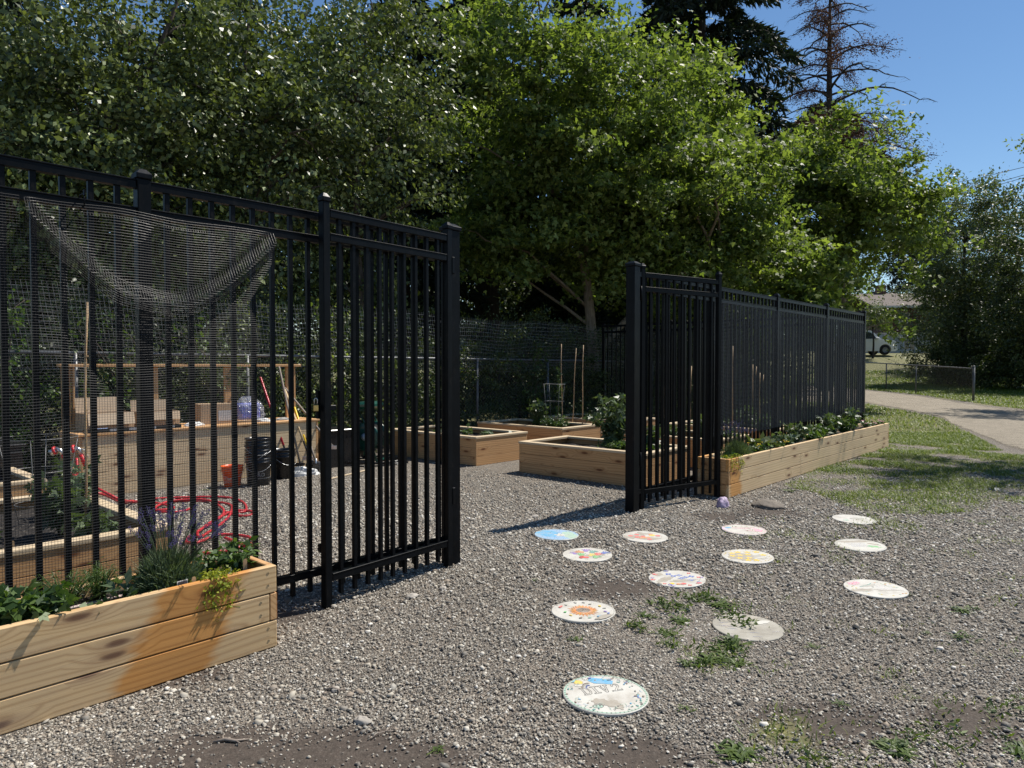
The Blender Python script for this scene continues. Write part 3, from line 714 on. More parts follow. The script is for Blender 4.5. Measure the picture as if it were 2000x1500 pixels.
def leafy(label,cat,loc,h,sp,n,lv,L,Wd,mat,group,seed,shape='diamond',name='leafy_plant',up=.8,droop=.2,spread=.03,flower=None,curve=.5):
    g=np.random.default_rng(seed); root=mkplant(name,label,cat,loc,group)
    st=randstems(g,n,h,sp,curve); foliage_stems(root,st,lv,L,Wd,mat,up,shape,seed+1,spread=spread,droop=droop)
    if flower:
        m_,k,r_=flower; mb=MB()
        for _ in range(k):
            s=st[g.integers(len(st))][-1]; c_=(s[0]+g.normal()*.02,s[1]+g.normal()*.02,s[2]+g.uniform(0,.03))
            for pz in range(7):
                an=pz*.9; mb.poly([c_,(c_[0]+r_*math.cos(an-.4),c_[1]+r_*math.sin(an-.4),c_[2]+.004),(c_[0]+r_*1.2*math.cos(an),c_[1]+r_*1.2*math.sin(an),c_[2]+g.uniform(-.004,.008)),(c_[0]+r_*math.cos(an+.4),c_[1]+r_*math.sin(an+.4),c_[2]+.004)])
        mb.build('flower',m_,root)
    return root
def lavender(label,loc,rad,h,n,seed,spikes=45,lean=(.0,0)):
    g=np.random.default_rng(seed); root=mkplant('lavender_bush',label,'lavender',loc,'lavender bushes in the planters')
    an=g.uniform(0,6.28,n); el=np.arccos(g.uniform(.05,1,n)); r=g.uniform(.3,1.,n)
    dr=np.stack([np.cos(an)*np.sin(el),np.sin(an)*np.sin(el),np.cos(el)],-1)
    base=dr*np.array([rad,rad,h])*r[:,None]*.8; base[:,2]+=.005; tip=base+(dr*.6+np.array([0,0,.45])+g.normal(size=(n,3))*.35)*g.uniform(.02,.055,(n,1))
    sd_=unit(np.cross(tip-base,g.normal(size=(n,3))))*.0019
    v=np.stack([base-sd_,base+sd_,(base*.3+tip*.7)+sd_*1.2,tip],1).reshape(-1,3); q=np.arange(len(v)).reshape(-1,4)
    npmesh('foliage',v,q,'lavleaf',root,rn=g.uniform(size=n))
    mb=MB(); fl=MB()
    for _ in range(spikes):
        a=g.uniform(0,6.28); e=g.uniform(.1,.7); d_=Vector((math.cos(a)*e+lean[0],math.sin(a)*e+lean[1],1)).normalized(); l=h*g.uniform(1.3,1.85)
        p0=Vector((d_.x*rad*.3,d_.y*rad*.3,.05)); p1=p0+d_*l*.6; p2=p0+d_*l+Vector((d_.x,d_.y,0))*.03
        mb.tube([p0,p1,p2],.0011,4)
        for k in range(8):
            c_=p2.lerp(p1,k*.035); 
            for j in range(3):
                q_=Vector(g.normal(size=3))*.0045; fl.add([c_+q_+Vector((.003,0,0)),c_+q_+Vector((0,.003,.002)),c_+q_+Vector((-.003,0,0)),c_+q_+Vector((0,-.001,.005))],[(0,1,3),(1,2,3),(0,3,2)])
    o=mb.build('flower_stems','lavleaf',root); fl.build('flowers','purple',root); return root
def inP1(x,y,z=.37): return W(-1.633-P1L+x,-.443+y,z)
def inP2(x,y,z=.37): return W(3.75+x,-.40+y,z)
lavender('rounded lavender bush with purple flower spikes in the left foreground planter',inP1(1.985,.21,.375),.19,.19,5200,21,75,(.30,-.12))
lavender('round lavender bush in the long right planter, beside the gate leaf',inP2(.62,.18,.37),.21,.21,5200,22,40)
leafy('strawberry plant with large toothed leaves at the left edge of the foreground planter','strawberry',inP1(1.36,.17),.15,.15,22,10,.05,.034,'herb','plants in the left foreground planter',31,'maple',up=1.1)
leafy('low leafy strawberry plant second from the left edge in the foreground planter','strawberry',inP1(1.46,.12),.12,.12,16,9,.045,.03,'herb','plants in the left foreground planter',32,'maple',up=1.1)
leafy('feathery dill behind the strawberry plants in the foreground planter','dill',inP1(1.56,.26),.17,.10,34,40,.022,.003,'herb','plants in the left foreground planter',33,up=.2,spread=.025)
leafy('taller feathery dill left of the lavender bush','dill',inP1(1.70,.27),.18,.08,30,40,.022,.003,'herb','plants in the left foreground planter',34,up=.2,spread=.025)
leafy('small plant with broad dark leaves left of the lavender, before the dill','hellebore',inP1(1.74,.15),.13,.07,6,5,.075,.028,'bluegreen','plants in the left foreground planter',35,up=1.0)
leafy('low round leaved seedling on the soil left of the lavender','seedling',inP1(1.84,.12),.06,.06,6,6,.035,.03,'bluegreen','plants in the left foreground planter',36,up=1.3)
leafy('pale trailing seedling near the front board left of the dill','seedling',inP1(1.60,.07),.05,.07,7,6,.04,.03,'herb','plants in the left foreground planter',37,up=1.3)
leafy('bushy pepper plant with broad leaves at the right end of the foreground planter','pepper plant',inP1(2.32,.19),.20,.10,18,14,.055,.026,'herb','plants in the left foreground planter',38,up=.9,droop=.4)
leafy('low red tinged leafy plant between the lavender and the pepper plant','leafy plant',inP1(2.19,.23),.14,.08,12,10,.04,.02,'herb','plants in the left foreground planter',39,up=.9)
def trailing(label,loc,n,ln,seed,wd_,sw=.12):
    g=np.random.default_rng(seed); root=thing('creeping_jenny',label,'creeping jenny',loc,GA,'lime green trailing plants'); mb=MB(); c=[]
    for k in range(n):
        x=g.uniform(-sw,sw); l=ln*g.uniform(.3,1)*(1-.5*abs(x)/sw); pts=[(x*.6,.07,.0),(x*.8,.02,.055),(x,-.05,.065),(x+.02*g.normal(),-.062,.02),(x+.03*g.normal(),-.058,-l*.5),(x+.04*g.normal(),-.05-.01*g.uniform(),-l)]
        mb.tube(pts,.0014,4)
        for t in range(int(14+26*l/ln)):
            k_=g.uniform(0,4.999); i=int(k_); p=np.array(pts[i])*(1-k_+i)+np.array(pts[i+1])*(k_-i); c.append(p+g.normal(size=3)*.007)
    for t in range(150*n//14): c.append(np.array([g.normal()*sw*.55,g.uniform(-.06,.06),.05+g.uniform(0,.03)]))
    o=mb.build('stem','lime',root); v,q,r=leafgeo(np.array(c),.02,.015,.7,'diamond',g,None,.3); npmesh('foliage',v,q,'lime',root,rn=r)
trailing('lime green creeping plant spilling over the front of the left foreground planter',inP1(2.15,.06,.365),16,.17,41,.0,.085)
trailing('lime green creeping plant spilling over the near corner of the right planter',inP2(.22,.06,.365),14,.16,42,.0,.16)
# P2 vegetables
vg=[('strawberry plant at the near end of the long right planter, left of its lavender','strawberry',.16,.14,.11,.09,10,6,.05,.035,'herb','maple',None),
('yellow marigold with broad pale leaves just past the right lavender','marigold',1.12,.14,.12,.12,14,9,.05,.03,'herb','diamond',('yellowfl',9,.012)),
('second yellow marigold farther along the right planter','marigold',1.68,.1,.11,.10,12,8,.045,.025,'herb','diamond',('yellowfl',11,.012)),
('large pale leaved cabbage between the two marigolds','cabbage',1.42,.22,.17,.15,14,5,.13,.09,'greyleaf','diamond',None),
('spreading bean plant past the second marigold','bean plant',2.08,.2,.2,.2,16,12,.07,.04,'bluegreen','diamond',None),
('bushy tomato plant just before the middle of the right planter','tomato plant',2.55,.2,.32,.22,16,16,.06,.03,'bluegreen','maple',None),
('low dark green lettuce in the middle of the right planter','lettuce',2.98,.15,.14,.16,18,8,.08,.05,'herb','diamond',None),
('bright leafy chard plant past the middle of the right planter','chard',3.45,.18,.22,.2,16,8,.09,.05,'herb','diamond',None),
('tall tomato plant two thirds along the right planter','tomato plant',4.0,.2,.38,.22,16,16,.06,.03,'bluegreen','maple',None),
('leafy potato plant beside the tall tomato, nearer the far end','potato plant',4.5,.17,.30,.2,18,14,.06,.035,'herb','maple',None),
('tallest tomato plant near the far end of the right planter','tomato plant',5.1,.2,.40,.22,16,16,.06,.03,'bluegreen','maple',None),
('pink petunia by the far end of the right planter','petunia',5.72,.16,.13,.15,14,9,.05,.03,'bluegreen','diamond',('pinkfl',8,.024)),
('white and pink petunia at the very far end of the right planter','petunia',6.15,.12,.12,.12,12,9,.045,.03,'herb','diamond',('pinkfl',6,.026))]
for i,(lb,ct,x,y,h,sp,n,lv,L,wd_,mt,shp,fl) in enumerate(vg):
    leafy(lb,ct,inP2(x,y),h,sp,n,lv,L,wd_,mt,'plants in the long right planter',60+i,shp,flower=fl,up=1.0,spread=.04)
# tags and markers
def marker(name,label,loc,rz,w,h,mat,extra=None,tilt=0,group='plant markers'):
    r_=thing(name,label,'plant marker',loc,rz,group); mb=MB()
    mb.prism([(-w/2,-.04),(w/2,-.04),(w/2,h-w*.3),(w*.3,h),(-w*.3,h),(-w/2,h-w*.3)],-.001,.001); mb.build('stick',mat,r_)
    if extra: extra(r_)
    return r_
marker('wooden_marker','wooden stick marker right of the picture tag by the lavender',inP1(2.04,.055,.375),GA+.1,.022,.065,'bamboo')
marker('wooden_marker','leaning wooden stick marker in front of the pepper plant',inP1(2.31,.08,.38),GA-.15,.02,.085,'bamboo')
def tagart(r_):
    mb=MB(); mb.box((-.022,-.003,.002),(.022,-.0015,.058)); mb.build('picture','tagdark',r_)
    mb=MB(); mb.poly([(-.02,-.0036,.006),(.02,-.0036,.006),(.02,-.0036,.024),(-.02,-.0036,.03)],0); mb.poly([(-.004,-.0042,.004),(.018,-.0042,.004),(.012,-.0042,.016),(.002,-.0042,.012)],1); mb.build('photo_print',[M['tagblue'],M['tagleaf']],r_)
M['tagdark']=simple('tag_dark',(.05,.055,.07),.4); M['tagblue']=simple('tag_blue',(.16,.17,.28),.4,var=.4,vscale=90); M['tagleaf']=simple('tag_green',(.03,.35,.07),.4)
M['whitep']=simple('white_plastic',(.66,.66,.63),.45,var=.06)
t_=thing('plant_tag','black and white picture plant tag in front of the lavender','plant tag',inP1(1.985,.052,.375),GA+.12,'plant markers')
mb=MB(); mb.box((-.026,-.0015,-.02),(.026,0,.062)); mb.build('card','whitep',t_); tagart(t_)
marker('plastic_marker','small pale plastic marker right of the wooden marker by the lime creeper',inP1(2.24,.10,.38),GA,.014,.055,'whitep')
# bed plants
def tomato(label,loc,h,sp,n,seed,lv=18,L=.07): return leafy(label,'tomato plant',loc,h,sp,n,lv,L,L*.5,'bluegreen','tomato plants in the raised beds',seed,'maple',up=.8,spread=.06,droop=.4,name='tomato_plant')
tomato('tomato plant beside the tall bamboo cane in the left bed',W(-2.05,1.55,.32),.42,.18,14,101)
tomato('smaller tomato plant in front of the bamboo cane in the left bed',W(-2.0,1.15,.32),.22,.12,9,102)
tomato('tomato plant inside the wire cage at the left edge',W(-2.75,1.35,.32),.45,.18,16,103)
tomato('tomato plant at the back corner of the left bed, by the hose',W(-1.78,2.2,.32),.5,.14,12,104)
tomato('low tomato seedling near the front rim of the left bed, far left',W(-2.6,1.08,.32),.2,.12,8,105)
tomato('tall sunlit tomato plant rising above the bed in the gate opening',W(4.3,1.45,.32),.80,.34,26,106,22,.08)
tomato('dark tomato plant behind the tall sunlit one by the gate post',W(4.35,.95,.32),.42,.18,14,107)
tomato('tomato plant behind the right gate leaf in the second bed',W(6.0,1.0,.32),.45,.18,14,108)
tomato('tomato plant by the canes in the third bed',W(8.0,1.3,.32),.5,.2,14,109)
tomato('shaded tomato plant in the half shaded bed at the back',W(6.0,4.2,.32),.55,.2,14,110)
tomato('pale tomato plant in front of the purple butterfly ornament',W(7.6,.8,.32),.4,.2,14,111)
leafy('mat of green salad seedlings in the bed by the gate','salad',W(4.1,1.25,.35),.14,.36,110,14,.035,.022,'herb','low crops in the raised beds',120,up=1.2)
leafy('salad seedlings near the fence end of the bed by the gate','salad',W(4.15,.85,.35),.13,.26,70,12,.035,.022,'herb','low crops in the raised beds',121,up=1.2)
leafy('squash seedling with round leaves near the front of the left back bed','squash',W(4.25,3.75,.31),.16,.1,8,3,.09,.085,'bluegreen','low crops in the raised beds',122,up=1.4)
leafy('squash seedling behind the first one in the left back bed','squash',W(4.35,4.3,.31),.15,.1,7,3,.085,.08,'bluegreen','low crops in the raised beds',123,up=1.4)
leafy('squash seedling hidden behind the pickets in the left back bed','squash',W(4.0,4.6,.31),.17,.13,9,3,.09,.085,'bluegreen','low crops in the raised beds',124,up=1.4)
leafy('small squash seedling at the right rim of the left back bed','squash',W(4.55,3.55,.31),.1,.07,5,3,.07,.06,'herb','low crops in the raised beds',125,up=1.4)
for i,(s_,d_,lb) in enumerate([(6.1,1.6,'leafy crop filling the second bed behind the gate leaf'),(8.1,1.0,'leafy crop near the front of the third bed'),(8.1,1.9,'leafy crop at the back of the third bed'),(6.1,3.9,'low crop in the half shaded back bed'),(8.0,4.1,'low crop in the farthest shaded bed'),(6.05,.85,'leafy crop near the fence in the second bed')]):
    leafy(lb,'leafy crop',W(s_,d_,.31),.26,.36,60,12,.05,.03,'herb' if i%2 else 'bluegreen','low crops in the raised beds',130+i,up=1.0)
def cane(label,p0,p1,r=.007):
    r_=thing('bamboo_cane',label,'cane',p0,0,'bamboo canes in the raised beds'); mb=MB(); d_=Vector(p1)-Vector(p0)
    pts=[d_*t+Vector((.006*math.sin(t*7),.006*math.cos(t*5),0)) for t in (0,.2,.4,.6,.8,1)]; mb.tube(pts,r,7); 
    o=mb.build('stick','bamboo',r_)
    for t in (.25,.5,.75):
        m2=MB(); q_=d_*t; m2.lathe([(r,-.006),(r*1.18,0),(r,.006)],8,c=tuple(pts[0].lerp(pts[-1],t)+Vector((0,0,0)))); m2.build('node','bamboo',r_)
c0=P(166,1012,.33); cane('tall bamboo cane standing among the tomatoes of the left bed',c0,D(170,590,c0.y+.02),.0085)
for i,(px,py,s_,d_,lb) in enumerate([(1096,672,6.0,4.6,'left one of the three canes above the gate bed'),(1125,680,6.5,4.1,'middle cane above the gate bed, leafy at its top'),(1139,674,6.5,3.6,'right one of the three canes above the gate bed'),
  (1293,690,6.0,2.2,'leftmost cane seen through the right gate leaf'),(1303,668,6.2,1.9,'second cane from the left through the right gate leaf'),(1331,676,6.0,1.4,'third cane from the left through the right gate leaf'),(1350,715,5.9,1.0,'short cane right of centre through the right gate leaf'),(1363,716,6.2,1.0,'short cane by the outer stile of the right gate leaf'),
  (1431,676,7.8,1.3,'single tall cane left of the pink butterfly'),(1470,712,8.2,1.6,'first of four close canes right of the butterfly'),(1477,716,8.1,1.3,'second of four close canes right of the butterfly'),(1484,728,8.0,1.05,'third of four close canes right of the butterfly'),(1491,732,8.3,1.0,'last of four close canes right of the butterfly')]):
    p0=W(s_,d_,.33); p0.x=(px+rnd.uniform(-9,6)-1000)/F*p0.y; cane(lb,p0,D(px,py,p0.y+.05),.008)
# tomato cages
def cage(label,loc,h,r0,r1,rz=0):
    r_=thing('tomato_cage',label,'tomato cage',loc,rz,'wire tomato cages'); mb=MB()
    for k in range(3):
        t=.25+.375*k; rr=r0+(r1-r0)*t; mb=MB(); mb.tube([(rr*math.cos(a*.3927),rr*math.sin(a*.3927),h*t) for a in range(17)],.0024,5,caps=False)
        mb.build('ring','wire',r_)
    for k in range(4): a=k*1.571+.4; mb=MB(); mb.tube([(r0*math.cos(a),r0*math.sin(a),-.02),(r1*math.cos(a),r1*math.sin(a),h*1.0)],.0024,5); mb.build('leg','wire',r_)
cage('round wire tomato cage behind the bamboo cane in the left bed',W(-2.05,2.05,.32),.62,.12,.24)
cage('wire tomato cage at the far left of the left bed',W(-2.66,1.75,.32),.62,.11,.21)
cage('wire tomato cage in the second bed behind the gate leaf',W(6.1,3.9,.32),.8,.12,.2)
leafy('tomato leaves growing up the middle cane above the gate bed','climbing vine',W(6.5,4.1,.32),1.15,.04,3,24,.06,.035,'herb','tomato plants in the raised beds',140,'maple',curve=0)
marker('wooden_stake','small wooden stake in the soil of the left bed',W(-2.42,1.12,.33),GA,.02,.10,'bamboo')
# ------------------------------------------------------------ potting bench
be=thing('potting_bench','long timber potting bench with back frame against the chain link fence','bench',W(-.97,4.78),GA)
L=2.88; mb=MB()
for k in range(5):
    cuts=[0,L] if k!=2 else [0,1.5,L]
    for a_,b__ in zip(cuts[:-1],cuts[1:]): mb.box((a_,0,k*.135+.002),(b__,.036,(k+1)*.135-.002),bev=.003)
mb.build('front_panel',woodmat('bench_board',(.74,.58,.37),(.54,.39,.22),0,None,True,.15),be)
mb=MB()
for k in range(5): mb.box((-.036,.0,k*.135+.002),(-.001,.66,(k+1)*.135-.002),bev=.003,axis=1)
mb.build('end_panel','wood',be); mb=MB()
for k in range(5): mb.box((L+.001,.0,k*.135+.002),(L+.036,.66,(k+1)*.135-.002),bev=.003,axis=1)
mb.build('end_panel','wood',be)
mb=MB(); mb.box((-.05,-.02,.675),(L+.05,.33,.703),bev=.005); mb.box((-.05,.333,.675),(L+.05,.66,.703),bev=.005); mb.build('bench_top','wood',be)
for x_ in (.03,.99,1.93,2.84):
    mb=MB(); mb.box((x_-.045,.62,.0),(x_+.045,.658,1.425),bev=.003,axis=2); mb.build('upright','wood',be)
mb=MB(); mb.box((2.90,.60,.0),(2.93,.66,1.425),bev=.003,axis=2); mb.build('upright','wood',be); mb=MB(); mb.box((.09,.60,.6),(.11,.66,1.425),axis=2); mb.build('upright','wood',be)
mb=MB(); mb.box((-.05,.56,1.427),(3.0,.68,1.462),bev=.004); mb.build('top_rail','wood',be)
def onb(x,y,z=.704): return W(-.97+x,4.78+y,z)
M['card']=simple('cardboard',(.42,.30,.19),.85,var=.12,vscale=5)
M['cardin']=simple('cardboard_inside',(.50,.38,.26),.85,var=.1,vscale=5)
def carton(label,loc,w,d,h,flap,rz=0,open_=True,labelp=False):
    r_=thing('cardboard_box',label,'cardboard box',loc,GA+rz,'cardboard boxes on the potting bench'); t=.005; mb=MB()
    mb.box((-w/2,0,0),(w/2,t,h)); mb.box((-w/2,d-t,0),(w/2,d,h)); mb.box((-w/2,t,0),(-w/2+t,d-t,h)); mb.box((w/2-t,t,0),(w/2,d-t,h)); mb.box((-w/2+t,t,0),(w/2-t,d-t,t)); mb.build('carton_body','card',r_)
    if open_:
        mb=MB(); mb.box((-w/2+.003,0,0),(w/2-.003,.004,flap)); mb.build('flap','cardin',r_,loc=(0,d,h),rot=(R(-8),0,0))
        mb=MB(); mb.box((-w/2+.003,-.004,-flap*.8),(w/2-.003,0,0)); mb.build('flap','cardin',r_,loc=(0,-.002,h),rot=(R(-14),0,0))
    else:
        mb=MB(); mb.box((-w/2,0,h),(w/2,d/2-.001,h+.004)); mb.box((-w/2,d/2+.001,h),(w/2,d,h+.004)); mb.build('flap','card',r_)
    if labelp: mb=MB(); mb.box((w*.02,-.0015,h*.15),(w*.47,-.0004,h*.68)); mb.build('shipping_label',simple('printed_label',(.5,.5,.5),.6,var=.5,vscale=220),r_)
    return r_
carton('large open cardboard box at the left end of the potting bench, its back flap raised',onb(.36,.22),.50,.34,.20,.17,.05)
carton('second open cardboard box, right of the largest one and behind the thick fence post',onb(.90,.24),.46,.30,.19,.13,-.05)
carton('closed cardboard box with a printed label left of the blue item in plastic',onb(1.58,.18),.40,.26,.25,.1,-.12,False,True)
# tray, papers, blue pack
tr=thing('seed_tray','flat black seed tray along the front edge of the potting bench','tray',onb(.55,.0),GA); mb=MB()
mb.box((-.5,-.005,0),(.5,.16,.006)); mb.box((-.5,-.008,.006),(.5,-.002,.045)); mb.box((-.5,.155,.006),(.5,.16,.03)); mb.box((-.5,-.002,.006),(-.494,.155,.04)); mb.box((.494,-.002,.006),(.5,.155,.04)); mb.build('tray','blackpl' if 'blackpl' in M else 'black',tr)
mb=MB()
for x_ in (-.28,-.08,.12,.33): mb.box((x_,-.0095,.012),(x_+.09,-.0083,.036))
mb.build('price_labels',simple('grey_label',(.35,.36,.38),.6,var=.3,vscale=90),tr)
def crumple(name,label,cat,loc,sx,sy,sz,mat,seed,rz=0,group=None,amp=.35):
    r_=thing(name,label,cat,loc,GA+rz,group); mb=MB(); n,m_=18,10; g=seed*7.3; vs=[]
    for j in range(m_+1):
        th=math.pi/2*(1-j/m_*1.0)
        for i in range(n):
            a=2*math.pi*i/n; dr=Vector((math.cos(a)*math.sin(math.pi/2-th+.0001),math.sin(a)*math.sin(math.pi/2-th+.0001),math.sin(th)))
            k=1+amp*mnoise.noise(dr*2.1+Vector((g,0,0)))+amp*.5*mnoise.noise(dr*6+Vector((g,4,0)))
            vs.append((dr.x*sx*k,dr.y*sy*k,max(0,dr.z*sz*k)))
    fs=[(j*n+i,j*n+(i+1)%n,(j+1)*n+(i+1)%n,(j+1)*n+i) for j in range(m_) for i in range(n)]
    mb.add(vs,fs,0,None,False); mb.build('body',mat,r_); return r_
M['paperw']=simple('white_sheet',(.62,.62,.60),.6,var=.1); M['bluep']=simple('blue_cloth',(.03,.05,.42),.6,var=.3,vscale=20)
crumple('paper_bag','crumpled white paper bag on the bench, left of the labelled box','bag',onb(1.28,.16),.11,.07,.045,'paperw',1,0,'bags on the potting bench')
crumple('paper_bag','flat pale bag on the bench right of the blue item','bag',onb(2.18,.14),.13,.08,.04,'paperw',2,0,'bags on the potting bench')
crumple('seed_packet','small pale blue packet at the left end of the tray','packet',onb(.22,.12),.09,.05,.04,simple('pale_blue_packet',(.25,.33,.55),.5,var=.4,vscale=30),3,0,'packets on the tray')
crumple('seed_packet','small purple and white packet in the middle of the tray','packet',onb(.72,.12),.07,.04,.045,simple('purple_packet',(.4,.2,.35),.5,var=.6,vscale=30),4,0,'packets on the tray')
crumple('work_glove','grey work glove lying on the bench near the tool handles','glove',onb(2.48,.16),.12,.05,.035,simple('grey_cloth',(.3,.29,.27),.9),5)
bp=thing('blue_bundle','blue folded fabric bundle packed in clear plastic on the bench','bundle',onb(2.02,.26),GA)
mb=MB(); mb.box((-.15,-.08,.03),(.15,.09,.25),bev=.03); mb.build('bundle','bluep',bp)
m,nt,b=new_mat('clear_plastic'); b.inputs['Base Color'].default_value=(.75,.77,.8,1); b.inputs['Roughness'].default_value=.12; b.inputs['Specular IOR Level'].default_value=.9
tb=nt.nodes.new('ShaderNodeBsdfTransparent'); mx=nt.nodes.new('ShaderNodeMixShader'); mx.inputs[0].default_value=.28
nt.links.new(tb.outputs[0],mx.inputs[1]); nt.links.new(b.outputs[0],mx.inputs[2]); nt.links.new(mx.outputs[0],nt.nodes['Material Output'].inputs[0]); bump(nt,b,noise(nt,coord(nt),14,3),1,.08); M['clear']=m
mb=MB(); n=20; vs=[]
for j in range(9):
    z=.005+.33*j/8; rr=[.9,1.08,1.12,1.1,1.08,1.0,.85,.6,.35][j]
    for i in range(n):
        a=2*math.pi*i/n; k=rr*(1+.10*mnoise.noise(Vector((i*.9,j*.8,3)))); vs.append((.205*k*math.cos(a),.14*k*math.sin(a),z))
mb.add(vs,[(j*n+i,j*n+(i+1)%n,(j+1)*n+(i+1)%n,(j+1)*n+i) for j in range(8) for i in range(n)],0,None,False); mb.build('plastic_wrap','clear',bp)
# ------------------------------------------------------------ buckets
M['blackpl']=simple('black_plastic',(.010,.010,.011),.3,var=.2); M['orange']=simple('orange_plastic',(.75,.10,.012),.4,var=.06); M['greyprint']=simple('grey_print',(.25,.26,.27),.6); 
M['whiteprint']=simple('white_print',(.62,.45,.38),.6)
def text_on(parent,txt,size,rad,z,ang,mat,name='lettering',rot=0,taper=0):
    cu=bpy.data.curves.new('t','FONT'); cu.body=txt; cu.size=size; cu.align_x='CENTER'; cu.resolution_u=3; cu.extrude=.0004; cu.offset=.0006
    to=bpy.data.objects.new('t',cu); COL.objects.link(to); dg=bpy.context.evaluated_depsgraph_get(); dg.update()
    me=bpy.data.meshes.new_from_object(to.evaluated_get(dg)); bpy.data.objects.remove(to); bpy.data.curves.remove(cu)
    for v in me.vertices:
        x,y=v.co.x,v.co.y; x,y=x*math.cos(rot)-y*math.sin(rot),x*math.sin(rot)+y*math.cos(rot)
        if rad: a=ang+x/rad; r_=rad+.001+v.co.z+taper*y; v.co=(r_*math.cos(a),r_*math.sin(a),z+y)
        else: v.co=(x,y,z+v.co.z)
    me.materials.clear(); me.materials.append(M[mat]); o=bpy.data.objects.new(name,me); COL.objects.link(o); o.parent=parent; return o
def bucket(label,loc,r0,r1,h,mat,rz=0,group='plastic buckets by the potting bench',z0=0,tx=None):
    r_=thing('bucket',label,'bucket',loc,rz,group); mb=MB(); k=lambda z:r0+(r1-r0)*z/h
    mb.lathe([(0,0),(r0-.004,0),(r0,.006),(k(h*.75),h*.75),(k(h*.75)+.012,h*.755),(k(h*.75)+.012,h*.775),(k(h*.8),h*.78),(k(h*.85)+.010,h*.86),(k(h*.85)+.010,h*.88),(k(h*.9),h*.885),(r1,h*.97),(r1+.009,h*.975),(r1+.009,h),(r1-.003,h),(r1-.005,h*.9),(r0-.004,.01),(0,.01)],28,smooth=True)
    mb.build('pail',mat,r_)
    mb=MB(); rr=k(h*.8)+.012; mb.tube([(rr*math.cos(a),rr*math.sin(a)*1.0,h*.80-.13*math.sin((a+math.pi)))if False else (rr*1.02*math.cos(a),-rr*1.05*math.sin(a),h*.80-h*.33*math.sin(a)) for a in np.linspace(0,math.pi,15)],.0022,6); mb.build('handle','steel',r_)
    return r_
bk=P(505,947)
bucket('black bucket standing on the gravel, bottom of the tall stack',(bk.x,bk.y,0),.130,.150,.37,'blackpl',.25)
b1_=bpy.context.scene.objects[-1]
root_b=[o for o in COL.objects if o.name.startswith('bucket')][-1]
text_on(root_b,'PRO',.062,.137,.115,R(-78),'greyprint',taper=.05)
mb=MB(); mb.lathe([(.1345,.088),(.1352,.094)],28); mb.build('printed_band','greyprint',root_b)
bucket('black bucket nested in the stack, second from the bottom',(bk.x,bk.y,.105),.130,.150,.37,'blackpl',-.6)
bucket('black bucket on top of the tall stack',(bk.x+.003,bk.y,.20),.130,.150,.37,'blackpl',.5)
b2=P(538,940); bucket('single black bucket behind the tall stack of buckets',(b2.x+.02,b2.y+.25,0),.125,.148,.37,'blackpl',1.0)
bo=P(454,950); bucket('short bright orange bucket left of the black buckets',(bo.x,bo.y,0),.092,.122,.25,'orange',.35)
root_o=[o for o in COL.objects if o.name.startswith('bucket')][-1]
for k,tx in enumerate(('THE','HOME','DEPOT')): text_on(root_o,tx,.034,.104,.125-.036*k,R(-118),'whiteprint',rot=R(0),taper=.12)
# ------------------------------------------------------------ garden tools
M['redpaint']=simple('red_painted_handle',(.50,.012,.035),.35,var=.1); M['yellowpaint']=simple('yellow_handle',(.80,.52,.02),.4,var=.08); M['greywood']=simple('weathered_handle',(.23,.19,.155),.7,var=.2,vscale=30)
M['ash']=simple('ash_handle',(.55,.40,.22),.6,var=.15,vscale=30)
GT='garden tools leaning on the potting bench'
def tool(name,label,cat,p0,p1,mat,r=.014,head=None,hm='steel',split=None):
    p0,p1=Vector(p0),Vector(p1); r_=thing(name,label,cat,p0,0,GT); d_=p1-p0; mb=MB(); s=split or 0.0
    mb.tube([d_*s,d_*(.5+s/2),d_*.985,d_],[r,r,r,r*.6],10); mb.build('handle',mat,r_)
    if split: mb=MB(); mb.tube([d_*.0,d_*s],[r*.8,r*.95],10); mb.build('socket','blackpl',r_)
    mb=MB(); head(mb); mb.build('head',hm,r_); return r_
q=lambda px,py,Y:D(px,py,Y)
def rake(mb):
    mb.box((-.2,-.008,-.01),(.2,.008,.01),bev=.003)
    for k in range(14): mb.box((-.195+k*.03,-.05,-.012),(-.189+k*.03,-.006,-.006))
def shov(mb): mb.prism([(-.10,-.02),(-.115,-.17),(-.07,-.25),(0,-.29),(.07,-.25),(.115,-.17),(.10,-.02),(.03,.02),(-.03,.02)],-.003,.003); mb.tube([(0,-.006,-.1),(0,-.004,.05)],[.01,.018],8)
def hoe(mb): mb.box((-.07,-.07,-.03),(.07,-.064,.02),bev=.002); mb.tube([(0,0,.02),(0,-.03,0),(0,-.066,0)],.006,6)
def spade(mb): mb.box((-.09,-.004,-.27),(.09,.004,.0),bev=.003); mb.tube([(0,0,-.04),(0,0,.06)],[.012,.019],8)
tool('garden_rake','red handled rake, leftmost of the leaning tools','rake',q(566,906,9.15),q(508,735,9.75),'redpaint',.0145,rake,'blackpl',split=.2)
tool('garden_hoe','grey weathered handled hoe standing tallest on the bench','hoe',q(586,905,9.3),q(545,716,9.85),'greywood',.014,hoe,'blackpl')
tool('garden_fork','wooden handled cultivator crossing the yellow handle','cultivator',q(604,893,9.25),q(556,760,9.85),'ash',.014,hoe,'steel',split=.22)
tool('spade','yellow handled spade among the leaning tools','spade',q(610,905,9.35),q(575,795,9.8),'yellowpaint',.015,spade,'blackpl',split=.25)
tool('shovel','grey handled shovel with bright steel blade beside the gate leaf','shovel',q(617,903,9.45),q(606,868,9.5),'greywood',.014,shov,'steel')
mb=MB()
r_=[o for o in COL.objects if o.name.startswith('shovel')][-1]
p0=q(617,903,9.45); mb.tube([q(606,868,9.5)-p0,q(604,850,9.55)-p0,q(640,845,9.6)-p0],.012,8) if False else None
